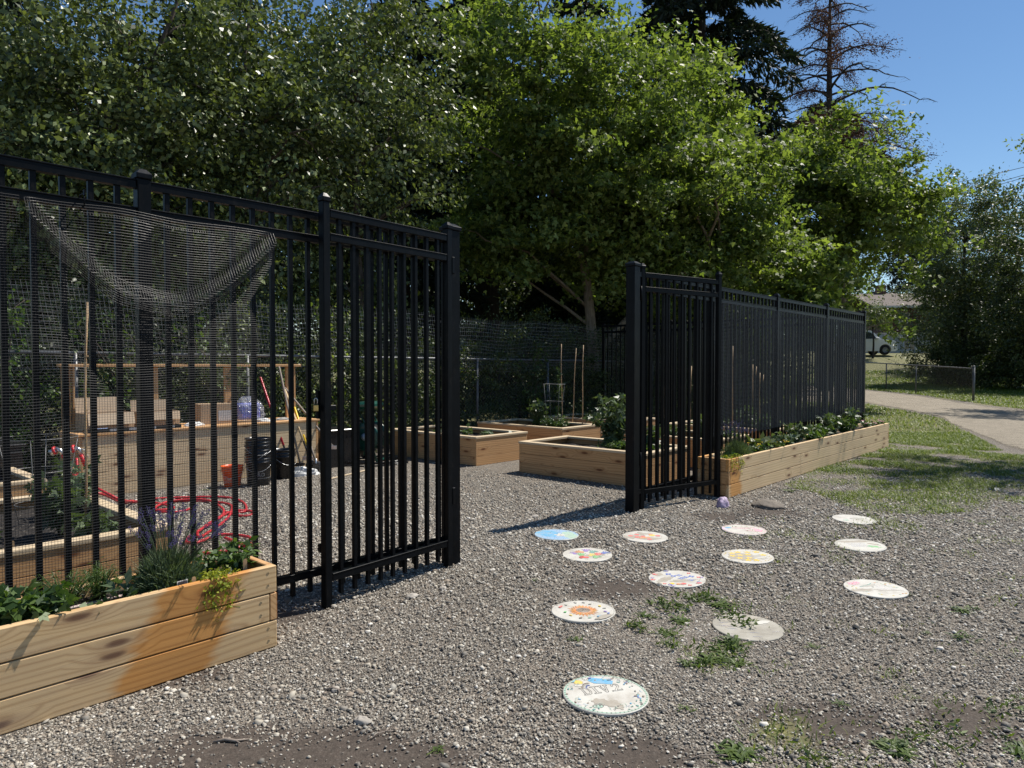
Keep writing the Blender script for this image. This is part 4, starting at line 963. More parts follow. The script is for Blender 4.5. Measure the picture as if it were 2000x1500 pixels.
tool('edging_iron','long grey handled tool leaning steeply to the left','edger',q(650,872,9.6),q(556,757,9.95),'greywood',.014,hoe,'steel')
crumple('sack','long white plastic sack lying on the gravel under the tools','sack',(q(585,918,9.12).x,9.15,.0),.24,.075,.11,'paperw',8,-.35)
sk=P(640,925)
# ------------------------------------------------------------ dark corner: tote, hose reel, coiled pipe
M['greenpl']=simple('dark_green_plastic',(.008,.06,.045),.3,var=.2)
tb_=thing('storage_tote','black storage tote behind the left gate leaf stile','tote',W(2.12,4.75),GA); mb=MB()
mb.prism([(-.03,0),(.43,0),(.47,.50),(-.06,.50)],0,.45); mb.build('tub','blackpl',tb_); mb=MB(); mb.box((-.08,-.02,.502),(.49,.47,.535),bev=.01); mb.build('lid','blackpl',tb_)
hr=thing('hose_reel','dark green wheeled hose reel cart by the back fence','hose reel',W(2.95,4.95),GA+.5); mb=MB()
for x_ in (-.21,.21):
    for a_ in (0,):
        mb.tube([(x_,-.2,.03),(x_,-.05,.5),(x_,.08,.78),(x_,.2,.03)],.017,8)
mb.tube([(-.21,.08,.78),(.21,.08,.78)],.02,8); mb.tube([(-.21,-.2,.03),(.21,-.2,.03)],.02,8); mb.build('cart_frame','greenpl',hr)
for x_ in (-.17,.15):
    mb=MB(); mb.lathe([(0,0),(.2,0),(.215,.01),(.2,.02),(0,.02)],28); o=mb.build('reel_disc','greenpl',hr,loc=(x_,0,.38),rot=(0,R(90),0))
mb=MB(); mb.lathe([(.11,0),(.17,.02),(.18,.15),(.17,.28),(.11,.3)],24); mb.build('wound_hose','blackpl',hr,loc=(-.15,0,.38),rot=(0,R(90),0))
for x_ in (-.26,.23):
    mb=MB(); mb.lathe([(0,0),(.08,0),(.09,.01),(.09,.035),(.08,.045),(0,.045)],24); mb.build('wheel','blackpl',hr,loc=(x_,.2,.09),rot=(0,R(90),0))
mb=MB(); mb.lathe([(0,0),(.05,0),(.055,.02),(.02,.05),(0,.05)],20); mb.build('hub_cap',simple('pale_blue_cap',(.30,.38,.45),.4),hr,loc=(-.175,0,.38),rot=(0,R(-90),0))
mb=MB(); mb.box((-.25,-.12,.80),(.25,.14,.90),bev=.04); mb.build('cover','greenpl',hr)
hc=thing('coiled_pipe','coiled black irrigation pipe on the gravel by the back bed','pipe',P(722,905),.2); mb=MB()
for k in range(4):
    rr=.42+.05*k; mb.tube([(rr*math.cos(a),rr*.62*math.sin(a),.015+.02*(k%3)+.012*math.sin(a*3+k)) for a in np.linspace(k,6.4+k,30)],.011,7)
mb.build('coil','blackpl',hc)
p0,p1=P(644,937),P(716,920); la=thing('wooden_lath','thin pale wooden lath lying on the gravel inside the gate','lath',p0,math.atan2(p1.y-p0.y,p1.x-p0.x)); mb=MB(); mb.box((0,-.016,.004),((p1-p0).length,.016,.016),bev=.002); mb.build('strip','cap',la)
bn=thing('compost_bin','black plastic compost bin at the left, behind the beds','bin',W(-2.35,4.75),GA); mb=MB()
mb.prism([(-.02,0),(.86,0),(.82,.62),(.02,.62)],0,.6); mb.build('tub','blackpl',bn); mb=MB(); mb.box((-.02,-.03,.622),(.86,.63,.65),bev=.01); mb.build('lid','blackpl',bn)
mb=MB(); mb.box((-.015,-.045,.56),(.85,-.031,.575)); mb.build('rim',simple('dark_grey_trim',(.05,.052,.055),.4),bn)
# ------------------------------------------------------------ hoses
M['hose']=simple('red_rubber_hose',(.48,.025,.035),.45,var=.15,vscale=30)
def smoothp(pts,n=6):
    pts=[Vector(p) for p in pts]; out=[]
    for i in range(len(pts)-1):
        a,b,c,d=pts[max(i-1,0)],pts[i],pts[i+1],pts[min(i+2,len(pts)-1)]
        for k in range(n):
            t=k/n; out.append(.5*((2*b)+(c-a)*t+(2*a-5*b+4*c-d)*t*t+(3*b-a-3*c+d)*t**3))
    return out+[pts[-1]]
def hose(label,pts3,r=.0125,name='garden_hose'):
    p=smoothp(pts3); r_=thing(name,label,'hose',p[0],0,'red garden hoses'); mb=MB(); mb.tube([v-p[0] for v in p],r,8); mb.build('tube','hose',r_); return r_
gp=lambda l,z=.014:[P(a,b)+Vector((0,0,z)) for a,b in l]
h1=[D(150,895,6.7),D(153,935,6.6),D(160,958,6.55),D(200,965,6.5)]+gp([(245,985),(300,977),(370,974),(440,974),(474,984),(480,1000),(455,1005),(440,1003),(470,1011),(494,1007),(488,1001),(455,1002),(420,1018),(388,1042),(388,1052),(400,1048),(440,1020),(452,1000),(447,988),(400,982),(330,984),(300,999),(340,1004),(372,996),(376,990)])
hose('red hose looping over the gravel in front of the potting bench',h1)
h2=gp([(240,988),(290,986),(340,998),(300,1002),(330,985),(400,982),(432,997),(435,1012),(410,1030),(365,1060),(380,1068),(430,1052),(480,1055),(496,1065),(492,1073),(470,1070),(440,1058)],.03)
hose('red hose with loops nearer the fence, behind the lavender',h2)
h3=gp([(395,1085),(430,1082),(480,1070),(497,1062)],.014); hose('short run of red hose seen just above the pepper plant',h3)
h4=[D(140,905,6.6),D(147,930,6.5),D(163,950,6.4),D(185,952,6.35),D(235,976,6.2)]+gp([(262,982),(300,990)]); hose('red hose rising over the left bed to the right nozzle',h4)
M['redrub']=simple('red_rubber_grip',(.6,.02,.025),.45)
def nozzle(label,loc,rz,tilt):
    r_=thing('spray_nozzle',label,'spray nozzle',loc,rz,'spray nozzles on the hoses'); r_.rotation_euler=(0,tilt,rz); mb=MB()
    mb.tube([(0,0,-.15),(0,0,-.02)],[.018,.022],10); mb.build('grip','redrub',r_)
    mb=MB(); mb.tube([(0,0,-.02),(0,0,.03),(-.03,0,.06)],[.018,.02,.022],10); mb.tube([(-.03,0,.05),(-.08,0,.045)],[.02,.036],12); mb.build('barrel','steel',r_)
    mb=MB(); mb.lathe([(.03,0),(.04,.005),(.04,.02),(.03,.026)],16,c=(0,0,0)); mb.build('dial','redrub',r_,loc=(-.03,0,.05),rot=(0,R(-80),0))
    mb=MB(); mb.tube([(.02,0,.03),(.05,0,.0),(.045,0,-.07)],.006,6); mb.build('trigger','whitep',r_)
nozzle('red and steel spray nozzle pointing left, left one of two',D(121,885,6.6),.2,R(-28))
nozzle('red and grey spray nozzle right of the first, behind the bamboo cane',D(157,884,6.65),.3,R(-18))
hose('red hose end holding up the left spray nozzle',[D(129,905,6.62),D(136,920,6.6),D(150,950,6.5),D(163,975,6.4)])
# ------------------------------------------------------------ painted discs
PC=dict(white=(.54,.53,.48),black=(.03,.03,.035),blue=(.03,.10,.42),sky=(.05,.33,.58),lblue=(.20,.38,.60),teal=(.05,.27,.24),mint=(.30,.48,.38),green=(.10,.42,.12),yellow=(.70,.50,.02),orange=(.62,.19,.01),brown=(.16,.10,.07),red=(.65,.05,.05),pink=(.75,.30,.42),purple=(.22,.12,.45),mud=(.30,.265,.215),grey=(.36,.35,.31),lilac=(.55,.52,.70))
for k_,c_ in PC.items():
    m,nt,b=new_mat('faded_paint_'+k_); c=coord(nt); du=ramp(nt,noise(nt,c,16,6,.75),[(.40,.10),(.70,.75)]); nt.links.new(mixc(nt,du,c_,(.42,.40,.345)),b.inputs['Base Color']); b.inputs['Roughness'].default_value=.7; M['p_'+k_]=m
m,nt,b=new_mat('disc_board'); c=coord(nt)
n_=ramp(nt,noise(nt,c,7,5,.7),[(.38,(.57,.56,.51)),(.55,(.50,.48,.43)),(.72,(.34,.31,.26))]); nt.links.new(n_,b.inputs['Base Color']); b.inputs['Roughness'].default_value=.5; M['disc']=m
m,nt,b=new_mat('disc_board_dirty'); c=coord(nt)
n_=ramp(nt,noise(nt,c,6,5,.7),[(.3,(.40,.385,.335)),(.5,(.32,.30,.25)),(.75,(.20,.18,.145))]); nt.links.new(n_,b.inputs['Base Color']); b.inputs['Roughness'].default_value=.6; M['discd']=m
class Art:
    def __init__(s,seed,Rr): s.g=random.Random(seed); s.layers={}; s.k=0; s.R=Rr
    def pz(s): s.k+=1; return .0005+.00003*s.k
    def mb(s,c): return s.layers.setdefault(c,MB())
    def blob(s,c,x,y,rx,ry,rot=0,n=18,jit=0,lobes=0,lob=.3):
        z=s.pz(); pts=[]
        for i in range(n):
            a=2*math.pi*i/n; k=1+jit*s.g.uniform(-1,1)+(lob*math.cos(lobes*a) if lobes else 0); px,py=rx*k*math.cos(a),ry*k*math.sin(a)
            X=x+px*math.cos(rot)-py*math.sin(rot); Y=y+px*math.sin(rot)+py*math.cos(rot); d=math.hypot(X,Y)
            if d>s.R: X*=s.R/d; Y*=s.R/d
            pts.append((X,Y,z))
        m_=s.mb(c); m_.add([(x,y,z)]+pts,[(0,i+1,(i+1)%n+1) for i in range(n)])
    def line(s,c,pts,w=.0022,close=False):
        z=s.pz(); m_=s.mb(c); pts=[Vector((p[0],p[1],z)) for p in pts]
        if close: pts.append(pts[0])
        for a,b_ in zip(pts[:-1],pts[1:]):
            d=(b_-a); l=d.length or 1e-6; d/=l; nn=Vector((-d.y,d.x,0))*w/2; a2=a-d*w*.3; b2=b_+d*w*.3; m_.add([a2-nn,b2-nn,b2+nn,a2+nn],[(0,1,2,3)])
    def flower(s,c,x,y,r,n=6,cc='black'):
        s.blob(c,x,y,r,r,s.g.uniform(0,1),n*4,0,n,.35); s.blob(cc,x,y,r*.28,r*.28,0,8)
    def scrib(s,c,x,y,l,rot=0,w=.0012,amp=.004):
        n=max(4,int(l/.004)); pts=[]
        for i in range(n+1):
            u=-l/2+l*i/n; v=amp*s.g.uniform(-1,1); pts.append((x+u*math.cos(rot)-v*math.sin(rot),y+u*math.sin(rot)+v*math.cos(rot)))
        s.line(c,pts,w)
    def ring(s,c,r,w,n=60):
        s.line(c,[(r*math.cos(2*math.pi*i/n),r*math.sin(2*math.pi*i/n)) for i in range(n)],w,True)
    def rnd(s,rmax=.95,rmin=0):
        a=s.g.uniform(0,6.28); r=s.R*math.sqrt(s.g.uniform(rmin**2,rmax**2)); return r*math.cos(a),r*math.sin(a)
def disc(i,label,art,rad=.187,board='disc',rz=0):
    c_=P(*DISCS[i]); r_=thing('painted_disc',label,'painted disc',(c_.x,c_.y,c_.z+.003),rz,'painted round boards on the gravel'); tl=(R(rnd.uniform(-1.2,1.2)),R(rnd.uniform(-1.2,1.2)))
    r_.rotation_euler=(tl[0],tl[1],rz)
    mb=MB(); mb.lathe([(0,-.004),(rad,-.004),(rad+.001,.006),(rad-.002,.0085),(0,.0085)],72,smooth=False); mb.build('board',board,r_)
    A=Art(i*7+3,rad-.002); art(A)
    # dry mud smears of their own shape
    for nm,m_ in A.layers.items():
        o=m_.build('painting' if nm!='lettering' else nm,'p_'+nm if nm!='lettering' else 'p_black',r_,loc=(0,0,.0086))
    return r_
def mud(A,n,r=.05):
    for _ in range(n):
        x,y=A.rnd(.95,.3)
        for k in range(4): A.blob('mud',x+A.g.uniform(-.03,.03),y+A.g.uniform(-.03,.03),r*A.g.uniform(.3,.9),r*A.g.uniform(.15,.5),A.g.uniform(0,3),16,.3)
def a_ocean(A):
    A.blob('lblue',0,0,A.R,A.R,0,60); A.blob('sky',-.07,.03,.10,.12,.3,30,.1)
    A.blob('mint',.11,-.02,.06,.13,.2,30,.1); A.blob('white',.03,-.02,.04,.05,.3,20,.35); A.ring('mint',A.R-.012,.003)
    for _ in range(70): x,y=A.rnd(.9); A.line(A.g.choice(['blue','blue','white','teal']),[(x,y),(x+.012*A.g.uniform(-1,1),y+.015)],.0018)
def a_ladybird(A):
    mud(A,2,.06); A.blob('mud',-.09,-.01,.07,.05,.2,20,.25); A.blob('mud',.02,-.07,.09,.04,0,20,.3)
    for x,y in ((-.06,.06),(-.02,0),(.06,.06),(.11,.02),(.02,-.09),(-.07,-.02),(-.12,.02)): A.blob('red',x,y,.022,.022,0,16)
    A.blob('orange',-.01,-.04,.06,.02,.4,18,.2); A.blob('yellow',.065,.035,.024,.03,.2,18,.25); A.line('brown',[(.14*math.cos(a),.12*math.sin(a)) for a in np.linspace(-1.2,1.2,12)],.0015)
def a_hands(A):
    def hand(c,x,y,ro,s=1.):
        A.blob(c,x,y,.018*s,.02*s,ro,14)
        for k in range(5):
            a=ro+.9+(k-2)*.38; A.line(c,[(x+.012*s*math.cos(a),y+.012*s*math.sin(a)),(x+.045*s*math.cos(a),y+.045*s*math.sin(a))],.008*s)
    A.blob('mud',.06,-.01,.08,.03,.2,20,.3)
    for c,x,y,ro in (('purple',-.09,.0,1.2),('purple',-.02,.09,.6),('orange',-.05,.05,2),('teal',.03,.06,.3),('green',-.04,-.03,.9),('yellow',.03,-.03,.1),('red',.08,0,.5),('blue',.12,.05,0),('red',-.0,-.09,2.2),('green',.07,-.08,.4)): hand(c,x,y,ro,1.15)
    for _ in range(46): x,y=A.rnd(.97,.6); A.scrib('grey',x,y,.02,A.g.uniform(0,3))
def a_heart(A):
    A.blob('sky',-.12,.06,.03,.02,.5,14,.1); A.blob('lilac',-.16,.02,.02,.05,.2,14,.3)
    A.line('pink',[(-.08,.06),(-.02,.03),(.05,.04),(.12,-.02),(.08,-.07),(.0,-.02)],.012); A.blob('pink',.11,-.02,.03,.05,.4,16,.4); A.line('red',[(-.05,.09),(.04,.06),(.12,.07)],.004); A.ring('pink',A.R-.008,.004)
def a_daisies(A):
    A.blob('mud',-.04,-.02,.11,.10,.2,26,.15); A.blob('grey',.09,-.02,.05,.06,.5,20,.3)
    for x,y in ((-.10,.07),(-.05,.10),(.02,.10),(-.11,.0),(-.05,.02),(.01,.035),(-.07,-.06),(.0,-.05),(.04,-.11),(.09,.11),(.12,.03),(-.02,-.11)): A.flower('yellow',x,y,.022,5,'orange')
    A.blob('white',.09,-.04,.07,.015,.6,14,.1); A.scrib('blue',.09,-.04,.08,.6); 
    for _ in range(16): x,y=A.rnd(.95,.85); A.blob('yellow',x,y,.005,.005,0,8)
def a_blueflowers(A):
    A.blob('mud',-.08,-.03,.08,.035,.9,24,.3); A.blob('mud',.03,-.05,.09,.025,.3,24,.35); A.blob('mud',-.12,.08,.03,.03,.2,16,.3)
    for x,y in ((-.02,.05),(.02,.07),(.06,.03),(.10,.05),(.03,.0),(.09,-.03),(-.05,.09)): A.flower('blue',x,y,.019,4,'white')
    for _ in range(18): x,y=A.rnd(.94,.8); A.flower(A.g.choice(['red','red','purple','blue']),x,y,.012,4,'white')
    A.blob('orange',.0,-.13,.02,.015,0,14,.3); A.blob('red',.03,-.12,.02,.02,0,14,.3); A.blob('yellow',-.04,-.12,.015,.02,0,14,.3); A.line('black',[(.12,-.1),(.15,-.02),(.16,.04)],.0015)
def a_blank(A):
    for _ in range(16): x,y=A.rnd(.9); A.scrib('lilac',x,y,.03,A.g.uniform(0,3),.001)
    A.blob('mint',-.10,-.05,.03,.02,.2,14,.3); A.blob('grey',.03,.02,.06,.03,.2,20,.3)
def a_globe(A):
    A.blob('grey',0,0,A.R*.98,A.R*.98,0,50); A.blob('white',.005,-.01,A.R*.92,A.R*.9,0,50); A.blob('mud',-.01,.10,.14,.03,.1,26,.25); A.blob('white',-.02,-.01,.11,.075,.0,30,.05)
    A.blob('green',.085,-.05,.05,.03,-.4,20,.35); A.blob('mud',.11,.02,.05,.02,-.7,16,.3)
    for k in range(8): A.scrib('blue',-.02+A.g.uniform(-.02,.02),.05-.015*k,.14,.0,.0014,.003)
    A.ring('grey',A.R*.8,.002)
def a_tree(A):
    A.blob('mud',-.10,-.06,.07,.025,.3,20,.3); A.blob('grey',-.03,.05,.06,.02,.6,20,.3)
    A.flower('pink',-.12,.07,.026,6,'red'); A.flower('pink',-.09,.10,.02,6,'red'); A.line('teal',[(-.09,.01),(-.03,.06),(.0,.10)],.006); A.line('brown',[(-.12,-.05),(-.03,-.02),(.04,-.05),(.10,-.02),(.16,-.03)],.003)
    A.blob('black',-.01,.02,.008,.006,0,10); A.line('green',[(.06,.11),(.09,.05),(.15,.04)],.002)
    for k in range(5): A.scrib('lilac',.06,.07-.022*k,.11,.1,.0013,.003)
    for _ in range(22): x,y=A.rnd(.95,.6); A.blob(A.g.choice(['yellow','orange','mint','yellow']),x,y,.007,.005,0,8,.2)
def a_sunflower(A):
    for ly,(n,r0,r1,c) in enumerate(((26,.03,.098,'orange'),(26,.03,.085,'yellow'),(22,.03,.082,'orange'))):
        for k in range(n):
            a=2*math.pi*(k+ly*.5)/n; r2=r1*A.g.uniform(.85,1.08); z=A.pz(); ca,sa=math.cos(a),math.sin(a)
            f=lambda r,w:(r*ca-w*sa,r*sa+w*ca,z); wd_=.008 if c=='orange' else .003
            A.mb(c).poly([f(r0,-wd_),f(r2*.6,-wd_*1.15),f(r2,0),f(r2*.6,wd_*1.15),f(r0,wd_)])
    A.blob('brown',0,0,.043,.043,0,24,.06)
    for _ in range(40): a=A.g.uniform(0,6.28); r=A.g.uniform(0,.038); A.blob('black',r*math.cos(a),r*math.sin(a),.0022,.0022,0,6)
    for x,y,c in ((-.11,.08,'grey'),(-.06,.13,'grey'),(.03,.12,'grey'),(-.14,.03,'red'),(-.135,.045,'red'),(-.10,-.05,'green'),(-.06,-.10,'yellow'),(.0,-.13,'brown'),(.05,-.12,'mint'),(.10,-.09,'sky'),(.115,-.075,'sky'),(.13,.0,'purple'),(.09,.09,'yellow'),(.12,.06,'grey'),(-.01,.14,'grey'),(.15,-.03,'blue')):
        A.blob(c,x,y,.012,.008,A.g.uniform(0,3),12,.25)
    for _ in range(20): x,y=A.rnd(.93,.82); A.scrib('lilac',x,y,.018,math.atan2(y,x)+1.57,.001,.003)
    A.blob('mud',.13,-.10,.06,.025,.9,20,.3); A.ring('grey',A.R-.003,.0015)
def a_names(A):
    A.blob('mud',.0,.12,.12,.03,.2,26,.3); A.blob('mud',-.10,.02,.05,.03,.3,20,.3)
    for _ in range(26):
        x,y=A.rnd(.92,.45); A.scrib(A.g.choice(['grey','lilac','blue','grey']),x,y,.05,A.g.uniform(-.2,.4),.0012,.004)
    A.blob('white',.10,.06,.05,.022,.3,16,.25)
def a_div(A):
    A.ring('mint',A.R-.006,.009)
    # letters D I V . 2, outlined by hand, written across the board
    gl={'D':[[(0,0),(.45,0),(.62,.12),(.68,.45),(.62,.8),(.45,1),(0,1),(0,.93),(.1,.9),(.1,.1),(0,.07)],[(.22,.12),(.22,.88),(.42,.86),(.54,.7),(.56,.45),(.52,.25),(.42,.13)]],
        'I':[[(0,0),(.5,0),(.5,.1),(.33,.12),(.33,.88),(.5,.9),(.5,1),(0,1),(0,.9),(.17,.88),(.17,.12),(0,.1)]],
        'V':[[(.27,0),(.42,0),(.62,.88),(.72,.9),(.72,1),(.42,1),(.42,.9),(.5,.88),(.35,.25),(.2,.88),(.28,.9),(.28,1),(-.02,1),(-.02,.9),(.07,.88)]],
        '.':[[(0,0),(.1,0),(.1,.1),(0,.1)]],
        '2':[[(0,0),(.6,0),(.6,.2),(.52,.12),(.2,.12),(.55,.55),(.58,.78),(.45,.97),(.2,1),(.03,.85),(.03,.68),(.14,.68),(.16,.82),(.28,.9),(.42,.8),(.42,.6),(0,.1)]]}
    x=0; ro=R(12); adv={'D':.8,'I':.62,'V':.75,'.':.2,'2':.7}; s=.062; ox,oy=-.095,-.012
    for ch in 'DIV.2':
        for loop in gl[ch]:
            pts=[((x+px)*s,py*s*1.1) for px,py in loop]; pts=[(ox+a*math.cos(ro)-b_*math.sin(ro),oy+a*math.sin(ro)+b_*math.cos(ro)) for a,b_ in pts]; A.line('lettering',pts,.0026,True)
        x+=adv[ch]
    # drawings round the rim
    A.line('lettering',[(-.10+.021*math.cos(a),.115+.021*math.sin(a)) for a in np.linspace(0,6.28,16)],.002); A.blob('yellow',-.10,.115,.0205,.0205,0,20)
    z=A.pz(); A.mb('sky').poly([(-.055,.13,z),(-.03,.10,z),(.05,.085,z),(.062,.12,z),(.04,.125,z),(.035,.14,z),(-.03,.16,z)])
    for k,c in enumerate(('brown','grey','white','blue')): A.line(c,[(-.058+(.034-.006*k)*math.cos(a),.055+(.05-.008*k)*math.sin(a)) for a in np.linspace(1.4,3.2,9)],.007)
    A.blob('white',-.105,.085,.02,.014,0,16,.2); A.line('black',[(-.105+.02*math.cos(a),.085+.013*math.sin(a)) for a in np.linspace(0,6.28,14)],.001)
    A.blob('mud',-.045,-.075,.035,.025,.2,20,.35); A.blob('mud',-.0,-.10,.035,.03,.5,20,.35); A.blob('mud',.03,-.13,.02,.02,.5,16,.3)
    for x,y in ((-.06,-.115),): A.blob('black',x,y,.024,.017,0,18); A.blob('mint',x,y-.003,.02,.012,0,18); A.blob('black',x-.007,y,.005,.006,0,8); A.blob('black',x+.008,y,.005,.006,0,8)
    for _ in range(80):
        x,y=A.rnd(.93,.68); c=A.g.choice(['teal','teal','black','sky','black','mint','blue','brown'])
        if A.g.random()<.5: A.blob(c,x,y,A.g.uniform(.004,.010),A.g.uniform(.003,.006),A.g.uniform(0,3),10,.3)
        else: A.scrib(c,x,y,.022,A.g.uniform(0,3),.0015,.006)
    for _ in range(10): x,y=A.rnd(.6,.3); A.scrib(A.g.choice(['teal','mint','grey']),x,y-.03,.02,A.g.uniform(0,1),.001,.005) if y<0 else None
specs=[('blue and green painted disc under the gate shadow',a_ocean,'disc',0),('white disc painted with small multicoloured hands',a_hands,'disc',-.2),('white disc with red dots and a yellow blob near the right gate',a_ladybird,'disc',0),
('narrow looking white disc with pink swirls, nearest the purple stone',a_heart,'disc',0),('disc covered in yellow daisies on brown smears',a_daisies,'disc',-.1),('white disc with small blue flowers and mud smears',a_blueflowers,'disc',-.15),
('nearly blank white disc farthest away by the grass',a_blank,'disc',0),('white disc with blue handwriting and a green corner',a_globe,'disc',-.1),('rightmost large white disc with pink flowers and a branch',a_tree,'disc',-.2),
('white disc with a big orange sunflower',a_sunflower,'disc',-.2),('dirty grey disc with faint signatures beside the tall weeds',a_names,'discd',0),('nearest disc, lettered DIV.2 with a blue and yellow rim drawing',a_div,'disc',.1)]
for i,(lb,fn,bd,rz) in enumerate(specs): disc(i,lb,fn,board=bd,rz=rz)
# ------------------------------------------------------------ stones, weeds, ornament
def stone(name,label,loc,sx,sy,sz,mat,seed,rz=0,amp=.3):
    r_=crumple(name,label,'stone',loc,sx,sy,sz,mat,seed,rz,None,amp); 
    for o in r_.children:
        for p in o.data.polygons: p.use_smooth=True
    return r_
stone('painted_rock','lilac painted rock at the foot of the right gate leaf',P(1411,990),.075,.06,.10,simple('lilac_rock',(.42,.33,.46),.6,var=.35,vscale=20),11)
m,nt,b=new_mat('dark_slate'); c=coord(nt); nt.links.new(ramp(nt,noise(nt,c,9,6,.7),[(.35,(.10,.085,.07)),(.7,(.22,.19,.155))]),b.inputs['Base Color']); b.inputs['Roughness'].default_value=.9; bump(nt,b,noise(nt,c,20,5),.8,.02); M['slate']=m
stone('flat_rock','flat brown rock lying right of the lilac rock',P(1500,989),.20,.15,.055,'slate',12,.5)
for i,(px,py,s_,lb) in enumerate([(805,1166,.03,'pale stone at the foot of the left gate leaf'),(655,1348,.02,'long dark stick like stone in the left foreground'),(708,1410,.028,'round tan stone in the left foreground'),(1045,1010,.03,'pale stone near the tip of the gate shadow'),(865,1150,.022,'small stone right of the gate post foot'),(1425,1130,.02,'grey stone between the daisy disc and the small weeds'),(1160,1210,.02,'white stone next to the sunflower disc')]):
    stone('stone',lb,P(px,py),s_*1.4,s_,s_*.7,simple('stone_%d'%i,(.34,.31,.27),.85,var=.3,vscale=30),20+i,i)
def rosette(label,loc,n,ln,seed,mat='weed',h=.6):
    g=np.random.default_rng(seed); r_=mkplant('weed',label,'weed',loc,'weeds growing in the gravel'); vs=[];fs=[];rn=[]
    for k in range(n):
        a=g.uniform(0,6.28); l=ln*g.uniform(.5,1.1); w=l*.075; o=np.array([g.normal()*ln*.35,g.normal()*ln*.35,0]); el=g.uniform(.15,h); d_=np.array([math.cos(a),math.sin(a),0]); s=np.array([-math.sin(a),math.cos(a),0]); b_=len(vs); r0=g.uniform()
        for t in range(6):
            u=t/5; p=o+d_*l*u*(1-.25*u*el)+np.array([0,0,l*(el*1.3*u-el*.9*u*u)+.003]); ww=w*(.25+1.1*math.sin(math.pi*min(1,u*.9+.08)))*(1 if t%2 else .65)*(0 if t==5 else 1); vs+=[p-s*ww,p+np.array([0,0,-.15*ww]),p+s*ww]
        for t in range(5):
            i=b_+t*3; fs+=[(i,i+1,i+4,i+3),(i+1,i+2,i+5,i+4)]; rn+=[r0,r0]
    npmesh('foliage',np.array(vs),np.array(fs),mat,r_,rn=np.array(rn)); return r_
wl=[(1405,1185,16,.15,'leafy weed clump above the dirty grey disc'),(1385,1172,12,.12,'weed clump left of the leafy one above the grey disc'),(1330,1215,22,.11,'low weeds right of the sunflower disc'),(1260,1205,18,.09,'weeds touching the right edge of the sunflower disc'),(1425,1262,20,.14,'tall dark weed overlapping the left of the grey disc'),(1395,1290,20,.12,'weed clump below the grey disc'),(1345,1300,12,.10,'upright weed left below the grey disc'),(1300,1240,16,.10,'weeds midway between sunflower disc and grey disc'),(1440,1300,14,.1,'low weed right of the clump below the grey disc'),
(1045,1135,9,.05,'small round weed in the gravel left of the white disc'),(1125,1250,8,.07,'small bright weed below the sunflower disc'),(1880,1195,16,.10,'bright weed clump at the right, below the branch disc'),(1880,1248,12,.10,'dark upright weed at the right'),(1900,1190,9,.07,'small weed just right of the bright clump'),(1540,960,12,.12,'yellow green weed by the foot of the long planter'),(1440,1475,40,.11,'broad weed cut by the bottom of the picture, left one'),(1750,1465,40,.10,'broad pale weed at the bottom right'),(1590,1265,9,.06,'tiny weed right of the grey disc'),(1775,1162,7,.05,'tiny weed at the right rim of the branch disc'),(1990,1470,14,.1,'weed in the bottom right corner'),(1340,1385,8,.06,'sparse weed right of the lettered disc'),(855,1468,8,.06,'tiny bright weed at the bottom, left of centre'),(1640,1375,8,.06,'sparse weed in the right foreground gravel'),(400,958,9,.07,'weed on the gravel beside the orange bucket'),(1915,1025,12,.09,'weed patch right of the far white disc'),(1810,1240,7,.05,'tiny weed left of the dark upright weed')]
for i,(px,py,n,l,lb) in enumerate(wl): rosette(lb,P(px,py),n*3,l*.62,300+i,h=.9 if 'upright' in lb or 'tall' in lb else .5)
# dandelion heads
for i,(px,py,lb) in enumerate([(1947,958,'white dandelion seed head standing right of the grass shadow'),(1634,990,'small white dandelion head near the grass edge'),(1792,940,'white clover head in the grass, left of the shadow')]):
    p=P(px,py+22 if i==0 else py+8); r_=thing('dandelion',lb,'dandelion',p,0,'dandelion heads in the grass'); h_=.13 if i==0 else .06
    mb=MB(); mb.tube([(0,0,0),(.005,0,h_*.5),(0,.004,h_)],.002,5); mb.build('stem','bamboo',r_); mb=MB(); rr=.022 if i==0 else .015
    for k in range(70):
        d_=Vector(rng.normal(size=3)).normalized(); s=d_.orthogonal().normalized()*.003; c_=Vector((0,.004,h_)); mb.poly([c_+d_*rr*.3,c_+d_*rr+s,c_+d_*rr-s])
    mb.build('seed_head','whitefl',r_)
# butterfly ornament
bf=thing('butterfly_ornament','pink butterfly ornament on a stake behind the netted fence','ornament',W(7.15,.45,.34),GA+.3); zt_=D(1441,780,W(7.15,.45).y).z-.34
mb=MB(); mb.tube([(0,0,0),(0,0,zt_)],.004,6); mb.build('stake','wire',bf)
bx=(D(1441,780,10.8)-Vector(W(7.15,.45,.34)))
for sx in (-1,1):
    mb=MB(); pts=[(0,0),(.02,.06),(.055,.09),(.075,.07),(.06,.01),(.07,-.03),(.055,-.07),(.02,-.06)]; mb.prism([(sx*a,b_) for a,b_ in pts][::sx],-.002,.002); mb.build('wing','pinkfl',bf,loc=(0,0,zt_),rot=(0,0,R(25*sx)))
mb=MB(); mb.tube([(0,-.004,zt_-.06),(0,-.004,zt_+.06)],.006,6); mb.build('body','blackpl',bf)
# sticks
for i,(px,py,l,a,lb) in enumerate([(450,1452,.13,.1,'dry brown twig in the bottom left soil'),(655,1350,.09,-.1,'dark twig in the left foreground gravel'),(1385,1480,.2,.3,'thin dry stalk at the bottom right'),(745,1435,.10,.9,'pale dry stalk on the foreground soil')]):
    r_=thing('twig',lb,'twig',P(px,py),a,'twigs on the ground'); mb=MB(); mb.tube([(-l/2,0,.006),(-l/6,.008,.010),(l/6,-.004,.008),(l/2,.01,.005)],[.003,.007,.006,.002] if i<2 else .0022,6); mb.tube([(l/6,-.004,.008),(l/3,-.03,.012)],.0025,5); mb.build('wood','greywood',r_)
